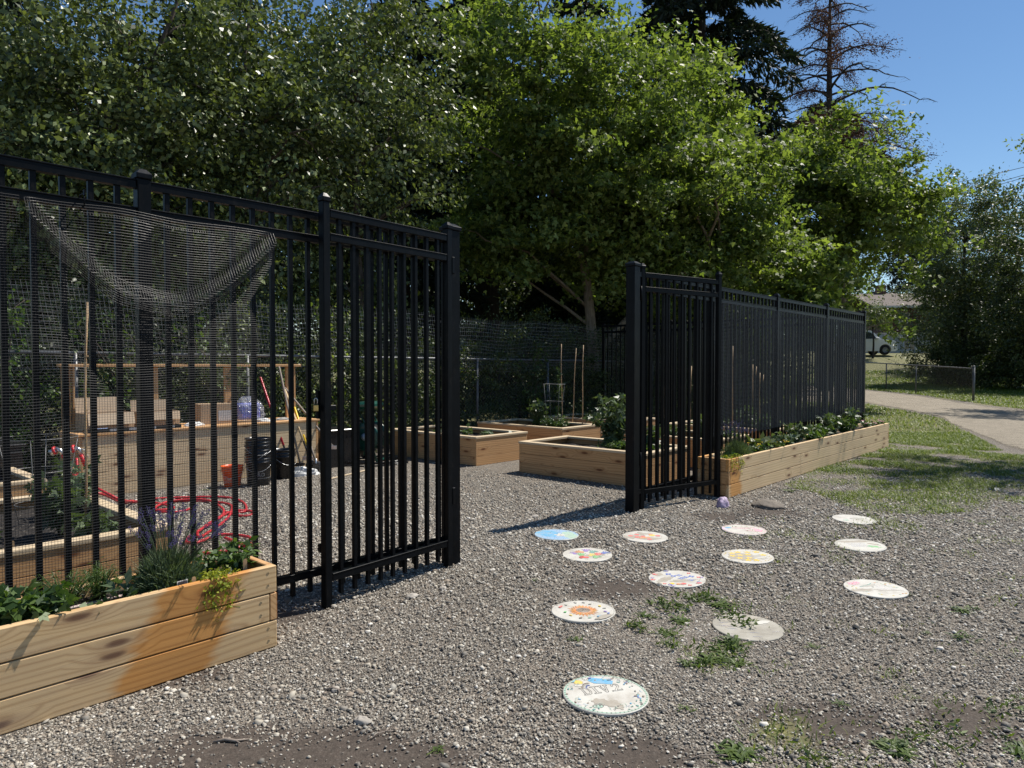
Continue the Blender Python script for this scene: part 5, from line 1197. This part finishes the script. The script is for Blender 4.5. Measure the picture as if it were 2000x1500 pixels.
# ------------------------------------------------------------ trees
def crown_pts(g,c,rad,nc,lpc,cr,shell=.55,flat=.55,lump=.3):
    c=np.array(c); rad=np.array(rad)
    d=unit(g.normal(size=(nc,3))); sd_=g.uniform(0,50)
    lm=np.array([mnoise.noise(Vector(x*2.0)+Vector((sd_,0,0))) for x in d]); r=(shell+(1-shell)*g.uniform(size=nc)**.6)*(1+lump*lm*1.6)
    cc=c+d*rad*r[:,None]
    cs=cr*g.uniform(.5,1.3,nc)
    k=np.maximum(3,(lpc*g.uniform(.4,1.6,nc)).astype(int))
    idx=np.repeat(np.arange(nc),k); n=len(idx)
    off=g.normal(size=(n,3)); off=off/np.maximum(1,np.linalg.norm(off,axis=1,keepdims=True)/1.9)
    off*=np.array([1,1,flat])*.6
    # twig direction outward: sprays elongated away from the centre
    out=d[idx]; al=g.uniform(-.8,1.1,(n,1))
    pts=cc[idx]+off*cs[idx][:,None]*.75+out*al*cs[idx][:,None]*.65
    return pts,cc,out
def limb(mb,p0,p1,r0,r1,g,wob=.06,n=6,nside=7):
    p0,p1=Vector(p0),Vector(p1); L=(p1-p0).length; pts=[];rs=[]
    for i in range(n+1):
        t=i/n; p=p0.lerp(p1,t)+Vector((g.normal(),g.normal(),g.normal()*.4))*wob*L*math.sin(math.pi*t)*.5+Vector((0,0,.10*L*math.sin(math.pi*t))); pts.append(p); rs.append(r0*(1-t)+r1*t)
    mb.tube(pts,rs,nside); return pts
def tree(name,label,cat,px,Y,crowns,leaf,L,Wd,mat,bark='bark',trunk=None,r=.12,up=.6,shape='diamond',seed=0,group=None,limbs=14,base=None,dens=1.,cr=.55,flat=.55,shell=.5,lump=.3,lean=(0,0),droop=.25):
    g=np.random.default_rng(seed); x=(px-1000)/F*Y; z0=tz(x,Y); root=thing(name,label,cat,(x,Y,z0),0,group)
    P_=[];O_=[];CC=[]
    for (dx,dy,cz,rx,ry,rz_,nc) in crowns:
        p,cc,o=crown_pts(g,(dx,dy,cz),(rx,ry,rz_),int(nc*dens),leaf,cr,shell,flat,lump); P_.append(p); O_.append(o); CC.append(cc)
    p=np.concatenate(P_); o=np.concatenate(O_); CC=np.concatenate(CC)
    kz=p[:,2]>.05; p,o=p[kz],o[kz]
    v,q,rn=leafgeo(p,L,Wd,up,shape,g,o*.5,droop); npmesh('crown',v,q,mat,root,rn=rn)
    top=max(c[2] for c in crowns); mb=MB()
    if trunk is None:
        tp=[(0,0,-.2),(lean[0]*.3+.05,lean[1]*.3,top*.35),(lean[0]*.7-.03,lean[1]*.7,top*.7),(lean[0],lean[1],top*1.05)]
        tp=smoothp(tp,5)
        mb.tube(tp,[r*(1.15-.9*i/len(tp)) for i in range(len(tp))],10); mains=tp[len(tp)//4:]
    else:
        mains=[]
        for tr in trunk:
            pts=smoothp([t[:3] for t in tr],4); rr=np.interp(np.linspace(0,1,len(pts)),np.linspace(0,1,len(tr)),[t[3] for t in tr]); mb.tube(pts,list(rr),10); mains+=pts[len(pts)//3:]
    o_=mb.build('trunk',bark,root); mb=MB()
    for k in range(limbs):
        tgt=Vector(CC[g.integers(len(CC))]); cand=[m for m in mains if m.z<tgt.z+.3] or mains
        s=min(cand,key=lambda m:(m-tgt).length+.8*abs((tgt.z-m.z)-.6*math.hypot(tgt.x-m.x,tgt.y-m.y)))
        pts=limb(mb,s,tgt,r*.28,r*.05,g)
        for j in range(3):
            t2=Vector(CC[g.integers(len(CC))]); q_=pts[g.integers(2,len(pts))]
            if (t2-q_).length<1.6: limb(mb,q_,t2,r*.10,r*.03,g,n=4,nside=5)
    if limbs: mb.build('limbs',bark,root)
    return root
GTm='trees behind the garden fence'
# glossy broadleaf trees on the left
tree('broadleaf_tree','dark glossy leaved tree at the left edge behind the fence','tree',30,10.3,[(0,0,4.4,1.9,1.5,2.6,230),(.3,-.2,2.2,1.3,.9,1.3,60)],84,.105,.062,'glossleaf',up=.15,r=.13,seed=1,group=GTm,limbs=26,cr=.5,shell=.25)
tree('broadleaf_tree','glossy leaved tree whose slanting trunk shows over the left fence post','tree',225,11.2,[(.3,0,5.2,2.0,1.6,2.6,240),(.6,0,2.6,1.3,.9,1.0,50)],84,.105,.062,'glossleaf',up=.15,r=.11,seed=2,group=GTm,trunk=[[(-.2,0,-.1,.12),(.15,-.1,2.0,.10),(-.25,-.15,3.4,.085),(0.05,-.2,4.8,.06),(.8,-.2,6.2,.04),(1.2,0,7.5,.02)]],limbs=26,cr=.5,shell=.25)
tree('broadleaf_tree','glossy leaved tree with bright leaf glints above the middle of the left fence','tree',480,12.3,[(0,0,5.4,2.1,1.7,2.9,260),(0,0,2.4,1.4,1.0,1.2,50)],84,.105,.062,'glossleaf',up=.15,r=.13,seed=3,group=GTm,limbs=26,cr=.5,shell=.25)
tree('broadleaf_tree','greener glossy tree above the left gate leaf','tree',700,13.8,[(0,0,6.2,2.1,1.8,3.2,260),(-.3,0,3.0,1.2,1.0,1.2,40)],84,.105,.062,'glossleaf',up=.15,r=.13,seed=4,group=GTm,limbs=26,cr=.5,shell=.25)
# maples
tree('maple_tree','big bright green maple behind the gate opening, pale forked trunk','maple',1150,17.6,[(-.2,0,7.0,3.5,2.6,3.6,290),(1.6,.3,5.2,2.4,2.0,2.2,100),(-1.6,.2,4.6,2.2,1.6,1.8,50)],150,.11,.063,'maple','palebark',r=.16,up=1.0,shape='maple',seed=5,group=GTm,cr=.75,flat=.4,shell=.35,lump=.5,
  trunk=[[(.15,0,-.1,.15),(.12,0,1.5,.14),(-.02,0,3.2,.12),(-.15,-.1,4.0,.10)],[(-.15,-.1,4.0,.085),(-.7,0,5.2,.06),(-1.2,0,6.6,.045),(-1.3,0,8.2,.025)],[(-.15,-.1,4.0,.08),(.1,0,4.9,.065),(.5,0,6.2,.05),(.7,.1,8.0,.025)],[(.1,0,1.7,.09),(1.4,.2,3.0,.08),(2.6,.2,3.9,.06),(3.4,.2,4.6,.04)]],limbs=26)
tree('maple_tree','bright maple to the right of the big one, over the right gate leaf','maple',1385,19.3,[(0,0,6.0,1.8,2.0,2.8,140),(-.2,-.3,3.8,2.0,1.5,1.2,46)],145,.11,.063,'maple','palebark',r=.13,up=1.0,shape='maple',seed=6,group=GTm,cr=.75,flat=.4,shell=.35,lump=.5)
tree('maple_tree','rightmost maple spreading towards the open sky above the far fence','maple',1640,23,[(0,0,6.4,2.7,2.4,2.6,150),(1.5,0,6.6,1.5,1.5,1.1,50),(-1.6,-.5,4.2,1.7,1.5,1.6,50),(-1.0,0,8.0,1.3,1.2,1.4,30)],125,.13,.075,'maple','palebark',r=.15,up=1.0,shape='maple',seed=7,group=GTm,cr=.8,flat=.4,shell=.35,lump=.75)
tree('maple_tree','low leafy maple sapling right behind the far end fence','maple',1560,19.5,[(0,0,3.2,1.5,1.2,1.3,50)],90,.14,.08,'maple','palebark',r=.06,up=1.0,shape='maple',seed=8,group=GTm,cr=.6,flat=.45,shell=.3,limbs=8)
# shrubs along the back fence
sh=[(20,9.3,'herb','leafy shrub pushing through the fence at the far left'),(150,9.6,'shrub','shrub behind the left end of the potting bench'),(340,9.9,'shrub','shrub behind the middle of the potting bench'),(500,10.9,'glossleaf','shrub behind the leaning tools'),(640,11.6,'shrub','vine covered shrub behind the left gate leaf stile'),(780,12.6,'shrub','shrub behind the pickets of the left gate leaf'),(905,13.9,'shrub','shrub behind the left back bed'),(1010,14.9,'shrub','dark shrub in the middle of the gate opening'),(1100,16.2,'shrub','shrub at the foot of the maple'),(1190,17.5,'shrub','shrub behind the right gate post'),(1300,18.5,'shrub','shrub beyond the far end fence, left one'),(1420,19.5,'shrub','shrub beyond the far end fence, right one'),(1520,21,'shrub','shrub far behind the netted fence')]
for i,(px,Y,mt,lb) in enumerate(sh):
    h=rnd.uniform(1.5,2.0)*(1 if i<6 else 1.1)
    tree('shrub',lb,'shrub',px,Y,[(0,0,h*.62,1.05,.75,h*.75,62),(rnd.uniform(-.4,.4),0,.5,1.1,.7,.7,26)],110,.06,.034,mt,'darkbark',r=.035,up=.7,seed=40+i,group='shrubs behind the chain link fence',limbs=10,cr=.36,shell=.3)
# vine strands on the fence
for i,(s_,h_,lb,mt) in enumerate([(-1.6,2.3,'sunlit vine climbing the fence at the left edge','herb'),(-.3,2.0,'vine hanging over the fence rail behind the open boxes','herb'),(1.0,2.0,'vine on the wire mesh above the labelled box','herb'),(2.9,2.35,'bright vine with light leaves seen through the left gate leaf','maple'),(7.6,1.9,'vine sprig over the rail of the back fence in the gate opening','herb')]):
    g=np.random.default_rng(700+i); b_=W(s_,5.66); r_=thing('vine',lb,'vine',b_,GA,'vines on the back fence'); mb=MB(); c=[]
    for k in range(4):
        x=g.uniform(-.3,.3); pts=[(x,0,0),(x+.08*g.normal(),-.04,h_*.3),(x+.15*g.normal(),-.06,h_*.65),(x+.2*g.normal(),-.09,h_*g.uniform(.85,1.05))]; pts=smoothp(pts,5); mb.tube(pts,.004,5)
        for t in range(60): q_=pts[g.integers(len(pts)//3,len(pts))]; c.append(np.array(q_)+g.normal(size=3)*np.array([.09,.05,.07]))
    mb.build('stem','bark',r_); v,q,rn=leafgeo(np.array(c),.075,.045,.8,'diamond',g); npmesh('foliage',v,q,mt,r_,rn=rn)
# conifers
def conifer(label,px,Y,h,rb,seed,z0=1.5,mat='conifer',bark='darkbark',tr=.28,nb=90,dens=1.,dead=False,name='conifer',rtop=.15,fn=None,leafL=.34):
    g=np.random.default_rng(seed); x=(px-1000)/F*Y; zz=tz(x,Y); root=thing(name,label,'conifer',(x,Y,zz),0,'tall conifers behind the garden')
    mb=MB(); mb.tube([(0,0,-.2),(.05,0,h*.4),(0,.05,h*.8),(0,0,h)],[tr*1.15,tr*.8,tr*.35,.02],10); mb.build('trunk',bark,root); mb=MB(); c=[];ad=[]
    for k in range(nb):
        z=z0+(h-z0-.2)*((k+g.uniform(-.4,.4))/nb); z=max(z0,z); t=(z-z0)/(h-z0); rr=(rb*(1-t)**.8+rtop)*g.uniform(.65,1.15)
        if fn: rr*=fn(t,g)
        a=k*2.4+g.uniform(-.4,.4); up_=.35*(1 if not dead else g.uniform(.6,1.6)); pts=[]
        for i in range(8):
            u=i/7; dz=rr*(up_*.45*math.sin(u*2.2)-.33*u*u); pts.append(Vector((math.cos(a)*rr*u+.05*rr*g.normal()*u*.5,math.sin(a)*rr*u+.05*rr*g.normal()*u*.5,z+dz)))
        mb.tube(pts,[(.045 if dead else .028)*(rr/2)**.5*(1-.8*i/7)+.006 for i in range(8)],5)
        if dead:
            for j in range(9):
                i=g.integers(2,8); p=pts[i]; sd_=g.choice([-1,1]); l=rr*.3*(1-.06*i)*g.uniform(.5,1.2); aa=a+sd_*g.uniform(.5,.9)
                e1=p+Vector((math.cos(aa)*l*.5,math.sin(aa)*l*.5,.02*l)); e2=p+Vector((math.cos(aa)*l,math.sin(aa)*l,-.22*l)); mb.tube([p,e1,e2],[.013,.010,.006],4,caps=False)
                for w in range(3):
                    f_=e1.lerp(e2,g.uniform()); mb.tube([f_,f_+Vector((g.normal()*.16,g.normal()*.16,-.12*g.uniform()))],[.004,.002],3,caps=False)
            if g.uniform()<.33 or (z<h*.6 and g.uniform()<.35):
                n=int(330*rr); u=g.uniform(.35,1.05,n); base=np.array([np.array(pts[min(7,int(q_*7))]) for q_ in u]); sd_=g.normal(size=(n,3))*np.array([.17,.17,.13])*rr*.6; c.append(base+sd_); ad.append(np.tile([math.cos(a),math.sin(a),-.3],(n,1)))
        else:
            n=int(150*rr*dens); u=g.uniform(.08,1.05,n)**.8; i0=np.clip((u*7).astype(int),0,6); fr=u*7-i0; pa=np.array([list(p) for p in pts]); base=pa[i0]+(pa[np.minimum(i0+1,7)]-pa[i0])*fr[:,None]
            wdt=(.16+.32*np.minimum(u*1.6,(1.15-u)*2.2))*rr*.42; lat=g.uniform(-1,1,n)*wdt; s=np.array([-math.sin(a),math.cos(a),0]); base=base+s*lat[:,None]; base[:,2]-=np.abs(lat)*.25+g.uniform(0,.25,n)*rr*.25
            dr=np.array([math.cos(a),math.sin(a),-.35])[None]+s*(np.sign(lat)*.8)[:,None]; dr[:,2]-=g.uniform(0,.9,n); c.append(base); ad.append(dr)
    mb.build('limbs',bark,root)
    if c:
        c=np.concatenate(c); ad=unit(np.concatenate(ad)); L_=leafL if not dead else .10
        v,q,rn=leafgeo(c,L_,L_*(.26 if not dead else .4),.4,'diamond',g,ad*1.2,.15); npmesh('crown',v,q,mat,root,rn=rn)
    return root
conifer('tall dark conifer whose thick trunk shows behind the maple',950,24,21,3.0,61,z0=4.5,tr=.42,nb=100)
conifer('dark conifer at the top right of the maple against the sky',1362,27,24,4.6,62,z0=6.5,tr=.35,nb=110,dens=1.3)
conifer('dark conifer behind the greener glossy tree, left of the gate post',785,22,19,2.6,63,z0=2.5,tr=.25,nb=90)
conifer('dark conifer behind the left half of the glossy trees',420,21,19,3.2,64,z0=2,tr=.25,nb=90)
conifer('feathery conifer at the left edge of the picture',-10,13,13,2.2,65,z0=2.2,mat='conifer',tr=.18,nb=90,leafL=.2,dens=1.6)
conifer('dark conifer right of the thick trunk, behind the big maple',1130,27,19,3.2,66,z0=3,tr=.3,nb=90)
conifer('half dead conifer with bare brown boughs standing against the sky',1613,33,20.5,3.6,67,z0=10.5,mat='deadneedle',bark='darkbark',tr=.26,nb=64,dead=True,name='dead_conifer',rtop=.5,fn=lambda t,g:(1.0 if t<.75 else 1.3))
conifer('low green conifer boughs at the foot of the half dead conifer',1600,35,14.2,3.4,68,z0=10.2,tr=.2,nb=60,dens=1.2,rtop=.5)
conifer('small distant conifer tip above the rightmost maple',1786,82,21.5,3.6,69,z0=2,tr=.15,nb=60)
# right hand trees
GR='trees on the right beyond the path'
tree('grey_green_tree','large grey green tree on the right beyond the low fence','tree',1880,38,[(0,0,7.3,2.7,2.4,3.8,230),(1.5,-.5,3.6,3.0,2.5,2.2,120),(-1.4,0,4.4,1.7,1.8,2.2,60)],110,.15,.085,'greyleaf','darkbark',r=.18,seed=80,group=GR,cr=.75,shell=.4)
tree('grey_green_tree','dark tree at the right edge of the picture','tree',2045,33,[(0,0,5.4,2.6,2.4,4.0,230),(-.8,-.6,2.4,2.2,2.0,1.7,80)],110,.14,.08,'shrub','darkbark',r=.16,seed=81,group=GR,cr=.7,shell=.4)
tree('bushy_tree','bushy tree hanging over the grass bank in front of the house','tree',1838,45,[(0.3,0,4.1,2.0,2.0,2.3,110),(1.2,-1,2.0,2.1,1.6,1.7,90)],100,.13,.075,'greyleaf','darkbark',r=.1,seed=82,group=GR,cr=.65,shell=.35)
tree('bushy_tree','dark undergrowth tree in the shade between the bushy tree and the right edge','tree',1925,41,[(0,0,2.4,3.2,2.0,2.1,160)],90,.13,.075,'shrub','darkbark',r=.1,seed=83,group=GR,cr=.7,shell=.3)
tree('small_tree','small light green tree between the fence end and the red house','tree',1704,50,[(0,0,2.95,.8,.9,.85,34)],80,.13,.07,'greyleaf','darkbark',r=.07,seed=84,group=GR,cr=.55,shell=.35)
tree('small_tree','bright tree above the corner of the netted fence','tree',1630,40,[(0,0,5.6,1.5,1.6,1.9,60)],80,.15,.085,'maple','bark',r=.08,seed=85,group=GR,cr=.65,shell=.35)
tree('background_tree','dark tree mass behind the red house','tree',1790,78,[(0,0,9,7,4,7,200)],80,.30,.17,'conifer','darkbark',r=.3,seed=86,group=GR,cr=1.4,shell=.3)
tree('background_tree','dark tree behind the right hand trees','tree',1985,60,[(0,0,8,6,4,6,160)],80,.26,.15,'shrub','darkbark',r=.3,seed=87,group=GR,cr=1.2,shell=.3)
for i,(px,Y,lb) in enumerate([(1850,39,'dark leafy bush at the foot of the bushy tree'),(1930,36,'dark leafy bush under the large grey green tree'),(2010,33.5,'dark leafy bush at the right edge of the picture'),(1880,46,'leafy bush below the house wall')]):
    tree('bush',lb,'bush',px,Y,[(0,0,1.3,2.2 if i<3 else 1.1,1.3,1.4 if i<3 else .9,110)],90,.13,.075,'shrub' if i<3 else 'greyleaf','darkbark',r=.05,seed=180+i,group='bushes on the right beyond the path',cr=.6,shell=.3,limbs=6)
# tree just outside the frame whose shade falls on the grass and the path
tree('shade_tree','tree standing right of the picture that shades the grass','tree',2275,12.7,[(0,0,9.4,1.9,1.9,1.3,60)],70,.14,.08,'maple','bark',r=.12,seed=88,group=GR,cr=.6,shell=.2,limbs=6)
tree('shade_tree','second tree standing right of the picture that shades the path','tree',2150,23,[(0,0,8.5,2.0,2.2,2.0,60)],80,.14,.08,'maple','bark',r=.12,seed=89,group=GR,cr=.7,shell=.2,limbs=6)
# woodland far behind
g=np.random.default_rng(99); n=9000; xw=g.uniform(-44,16,n); yw=g.uniform(27,40,n); kx=xw<.36*yw; xw,yw=xw[kx],yw[kx]; n=len(xw); zt_=np.where(xw<-1,14.5,6.0)+3.0*smooth_noise(xw,yw*.3,.22,3); zw=g.uniform(0,1,n)**.8*np.maximum(1,zt_)
idx=np.repeat(np.arange(n),36); off=g.normal(size=(len(idx),3))*np.array([.55,.55,.35]); c=np.stack([xw,yw,zw],-1)[idx]+off
v,q,rn=leafgeo(c,.26,.16,.6,'diamond',g); tag(npmesh('woodland',v,q,'shrub',rn=rn),'dense dark woodland undergrowth far behind the garden',kind='stuff')
hv=[];K=60
for j in range(2):
    for i in range(K+1): x=-500+1000*i/K; hv.append((x,420,-5 if j==0 else 18+14*mnoise.noise(Vector((x*.006,0,4)))+6*mnoise.noise(Vector((x*.02,0,9)))))
mb=MB(); back=[(x,y+200,z*1.0) for x,y,z in hv[K+1:]]; mb.add(hv+back,[(i,i+1,K+2+i,K+1+i) for i in range(K)]+[(K+1+i,K+2+i,2*K+3+i,2*K+2+i) for i in range(K)],0,None,True)
M['hill']=simple('distant_hill',(.06,.085,.075),.9,var=.3,vscale=.05); tag(mb.build('hills','hill'),'low wooded hills on the horizon',kind='structure')
# ------------------------------------------------------------ house
M['siding']=None
m,nt,b=new_mat('red_brown_siding'); c=coord(nt); sp_=nt.nodes.new('ShaderNodeSeparateXYZ'); nt.links.new(c,sp_.inputs[0])
ln=math_(nt,'FRACT',math_(nt,'MULTIPLY',sp_.outputs[2],5)); cc=ramp(nt,ln,[(.0,(.02,.006,.006)),(.12,(.085,.028,.028)),(1,(.075,.024,.025))]); nt.links.new(cc,b.inputs['Base Color']); b.inputs['Roughness'].default_value=.7; bump(nt,b,ln,.5,.02); M['siding']=m
M['roofm']=simple('asphalt_shingle',(.10,.078,.064),.9,var=.3,vscale=6,bmp=.4); M['trim']=simple('white_trim',(.62,.61,.58),.6); M['pane']=simple('window_pane',(.04,.05,.055),.12,spec=.8); M['stucco']=simple('white_stucco',(.42,.42,.40),.9)
hx=D(1722,700,66).x; hz=tz(0,66); ho=thing('house','dark red house with brown shingle roof half hidden by trees','house',(hx,66,hz),R(-6))
mb=MB(); mb.box((0,0,1.9),(15,9,4.35)); mb.build('wall','siding',ho); mb=MB(); mb.box((.02,.02,-.5),(14.98,8.98,1.899)); mb.build('foundation_wall','stucco',ho)
mb=MB(); mb.prism([(-1.5,4.15),(-1.5,4.30),(4.5,6.0),(10.5,4.30),(10.5,4.15),(4.5,5.85)],-1.4,16.2); 
mb.v=[(b_,a_,c_) for a_,b_,c_ in mb.v]; ro=mb.build('roof','roofm',ho); mb=MB(); mb.box((1.2,4.2,5.6),(2.0,4.9,6.8),bev=.03); mb.build('chimney',simple('chimney_brick',(.14,.07,.05),.9),ro)
mb=MB(); mb.box((-1.45,-1.56,4.12),(16.2,-1.52,4.30)); mb.build('fascia','trim',ho)
def window(x,z,w,h,frm='trim'):
    mb=MB(); t=.09; mb.box((x,-.05,z),(x+w,-.003,z+t)); mb.box((x,-.05,z+h-t),(x+w,-.003,z+h)); mb.box((x,-.05,z+t),(x+t,-.003,z+h-t)); mb.box((x+w-t,-.05,z+t),(x+w,-.003,z+h-t)); mb.box((x+w/2-.03,-.045,z+t),(x+w/2+.03,-.003,z+h-t)); f=mb.build('window',frm,ho)
    mb=MB(); mb.box((x+t,-.02,z+t),(x+w-t,-.004,z+h-t)); mb.build('pane','pane',f)
window(1.45,2.75,1.0,1.0); window(5.0,2.75,1.4,1.0); window(1.9,.2,1.1,1.1); window(4.5,.2,1.1,1.1)
e0=D(1660,700,57); e1=D(1860,700,57)
chainlink('street_chain_link_fence','chain link fence in front of the red house',[(e0.x,57),(e1.x,57)],(1.65,1.65),[0,2.8,5.6,8.3],pitch=.11,wr=.006,postr=.035,topr=.035)
# ------------------------------------------------------------ car
M['carpaint']=simple('white_car_paint',(.86,.86,.86),.18,var=.02); M['glass']=simple('car_glass',(.02,.025,.03),.08,spec=.9); M['tyre']=simple('tyre_rubber',(.015,.015,.016),.8); M['alloy']=simple('alloy_rim',(.35,.36,.38),.35,.8); M['lamp']=simple('headlight_glass',(.5,.52,.55),.1,spec=.9); M['amber']=simple('amber_lens',(.7,.25,.03),.3)
cf=D(1739,686,52); cz=tz(0,52); ca=thing('parked_car','white sport utility car parked on the street behind the fence','car',(cf.x-4.75,52,cz),0)
body=[(0,.45),(.02,1.0),(.12,1.08),(.55,1.72),(.7,1.78),(2.7,1.80),(2.95,1.76),(3.55,1.20),(3.7,1.13),(4.5,1.06),(4.68,.95),(4.76,.7),(4.78,.38),(4.6,.28),(4.30,.28)]
arch=lambda cx:[(cx+.43*math.cos(a),.36+.43*math.sin(a)) for a in np.linspace(-.15,math.pi+.15,11)]
out=body+arch(3.88)+[(3.3,.28),(1.5,.28)]+arch(1.02)+[(.3,.28),(.05,.3)]
mb=MB(); 
W2=.93; n_=len(out); ins=lambda z:max(0,(z-1.1))*.28
vs=[(x,-W2+ins(z),z) for x,z in out]+[(x,W2-ins(z),z) for x,z in out]
mb.add(vs,[tuple(range(n_)),tuple(range(2*n_-1,n_-1,-1))]+[(i,i+n_,(i+1)%n_+n_,(i+1)%n_) for i in range(n_)]); ob=mb.build('body','carpaint',ca)
bv=ob.modifiers.new('b','BEVEL'); bv.width=.03; bv.segments=2
for nm,pl_ in (('side_window',[(1.95,1.17),(1.95,1.68),(2.68,1.69),(2.9,1.62),(3.32,1.19)]),('side_window',[(.95,1.17),(.98,1.66),(1.87,1.68),(1.87,1.17)]),('side_window',[(.35,1.2),(.62,1.64),(.88,1.66),(.86,1.18)])):
    mb=MB(); mb.add([(x,-W2+ins(z)-.006,z) for x,z in pl_],[tuple(range(len(pl_)))]); mb.add([(x,W2-ins(z)+.006,z) for x,z in pl_],[tuple(range(len(pl_)))]); mb.build(nm,'glass',ca)
mb=MB(); mb.add([(3.03,-.72,1.71),(3.03,.72,1.71),(3.56,.84,1.225),(3.56,-.84,1.225)],[(0,1,2,3)]); o=mb.build('windscreen','glass',ca); o.location=(.012,0,.012)
for y_ in (-.93,.73):
    for x_ in (1.02,3.88):
        mb=MB(); mb.lathe([(.20,0),(.33,0),(.37,.03),(.37,.17),(.33,.2),(.2,.2)],28); t_=mb.build('wheel','tyre',ca,loc=(x_,y_+.2,.37),rot=(R(90),0,0)); mb=MB(); mb.lathe([(0,.03),(.06,.02),(.08,.05),(.20,.04),(.21,.0),(.21,.2),(0,.2)],20)
        for k in range(6): a=k*1.047; mb.tube([(.05*math.cos(a),.05*math.sin(a),.02),(.2*math.cos(a),.2*math.sin(a),.01)],.02,5)
        if y_<0: 
            for vi,v_ in enumerate(mb.v): mb.v[vi]=(v_[0],v_[1],.2-v_[2])
        mb.build('rim','alloy',t_)
for y_ in (-1,1):
    mb=MB(); mb.box((4.40,y_*.80-.14,.80),(4.70,y_*.80+.137,.98),bev=.04); mb.build('headlight','lamp',ca)
    mb=MB(); mb.box((4.60,y_*.78-.13,.50),(4.775,y_*.78+.13,.62),bev=.03); mb.build('fog_light','lamp',ca)
    mb=MB(); mb.box((3.15,y_*1.02-.11,1.12),(3.35,y_*1.02+.11,1.28),bev=.04); mb.build('mirror','carpaint',ca)
mb=MB(); mb.box((4.72,-.55,.55),(4.79,.55,.9),bev=.02); mb.build('grille','blackpl',ca)
# power lines
for i,(pa,pb,lb) in enumerate([((1780,368),(2060,312),'highest power line at the right'),((1780,392),(2060,325),'middle power line at the right'),((1780,398),(2060,330),'lowest power line at the right')]):
    a_,b_=D(*pa,62),D(*pb,40); r_=thing('power_line',lb,'power line',a_,0,'overhead power lines'); d_=b_-a_; mb=MB(); d0=a_-(b_-a_)*.6-a_
    mb.tube([d0+Vector((0,0,1.5)),Vector((0,0,0)),d_*.5-Vector((0,0,.25)),d_,d_*1.5+Vector((0,0,1.2))],.018,5); mb.build('cable','blackpl',r_)
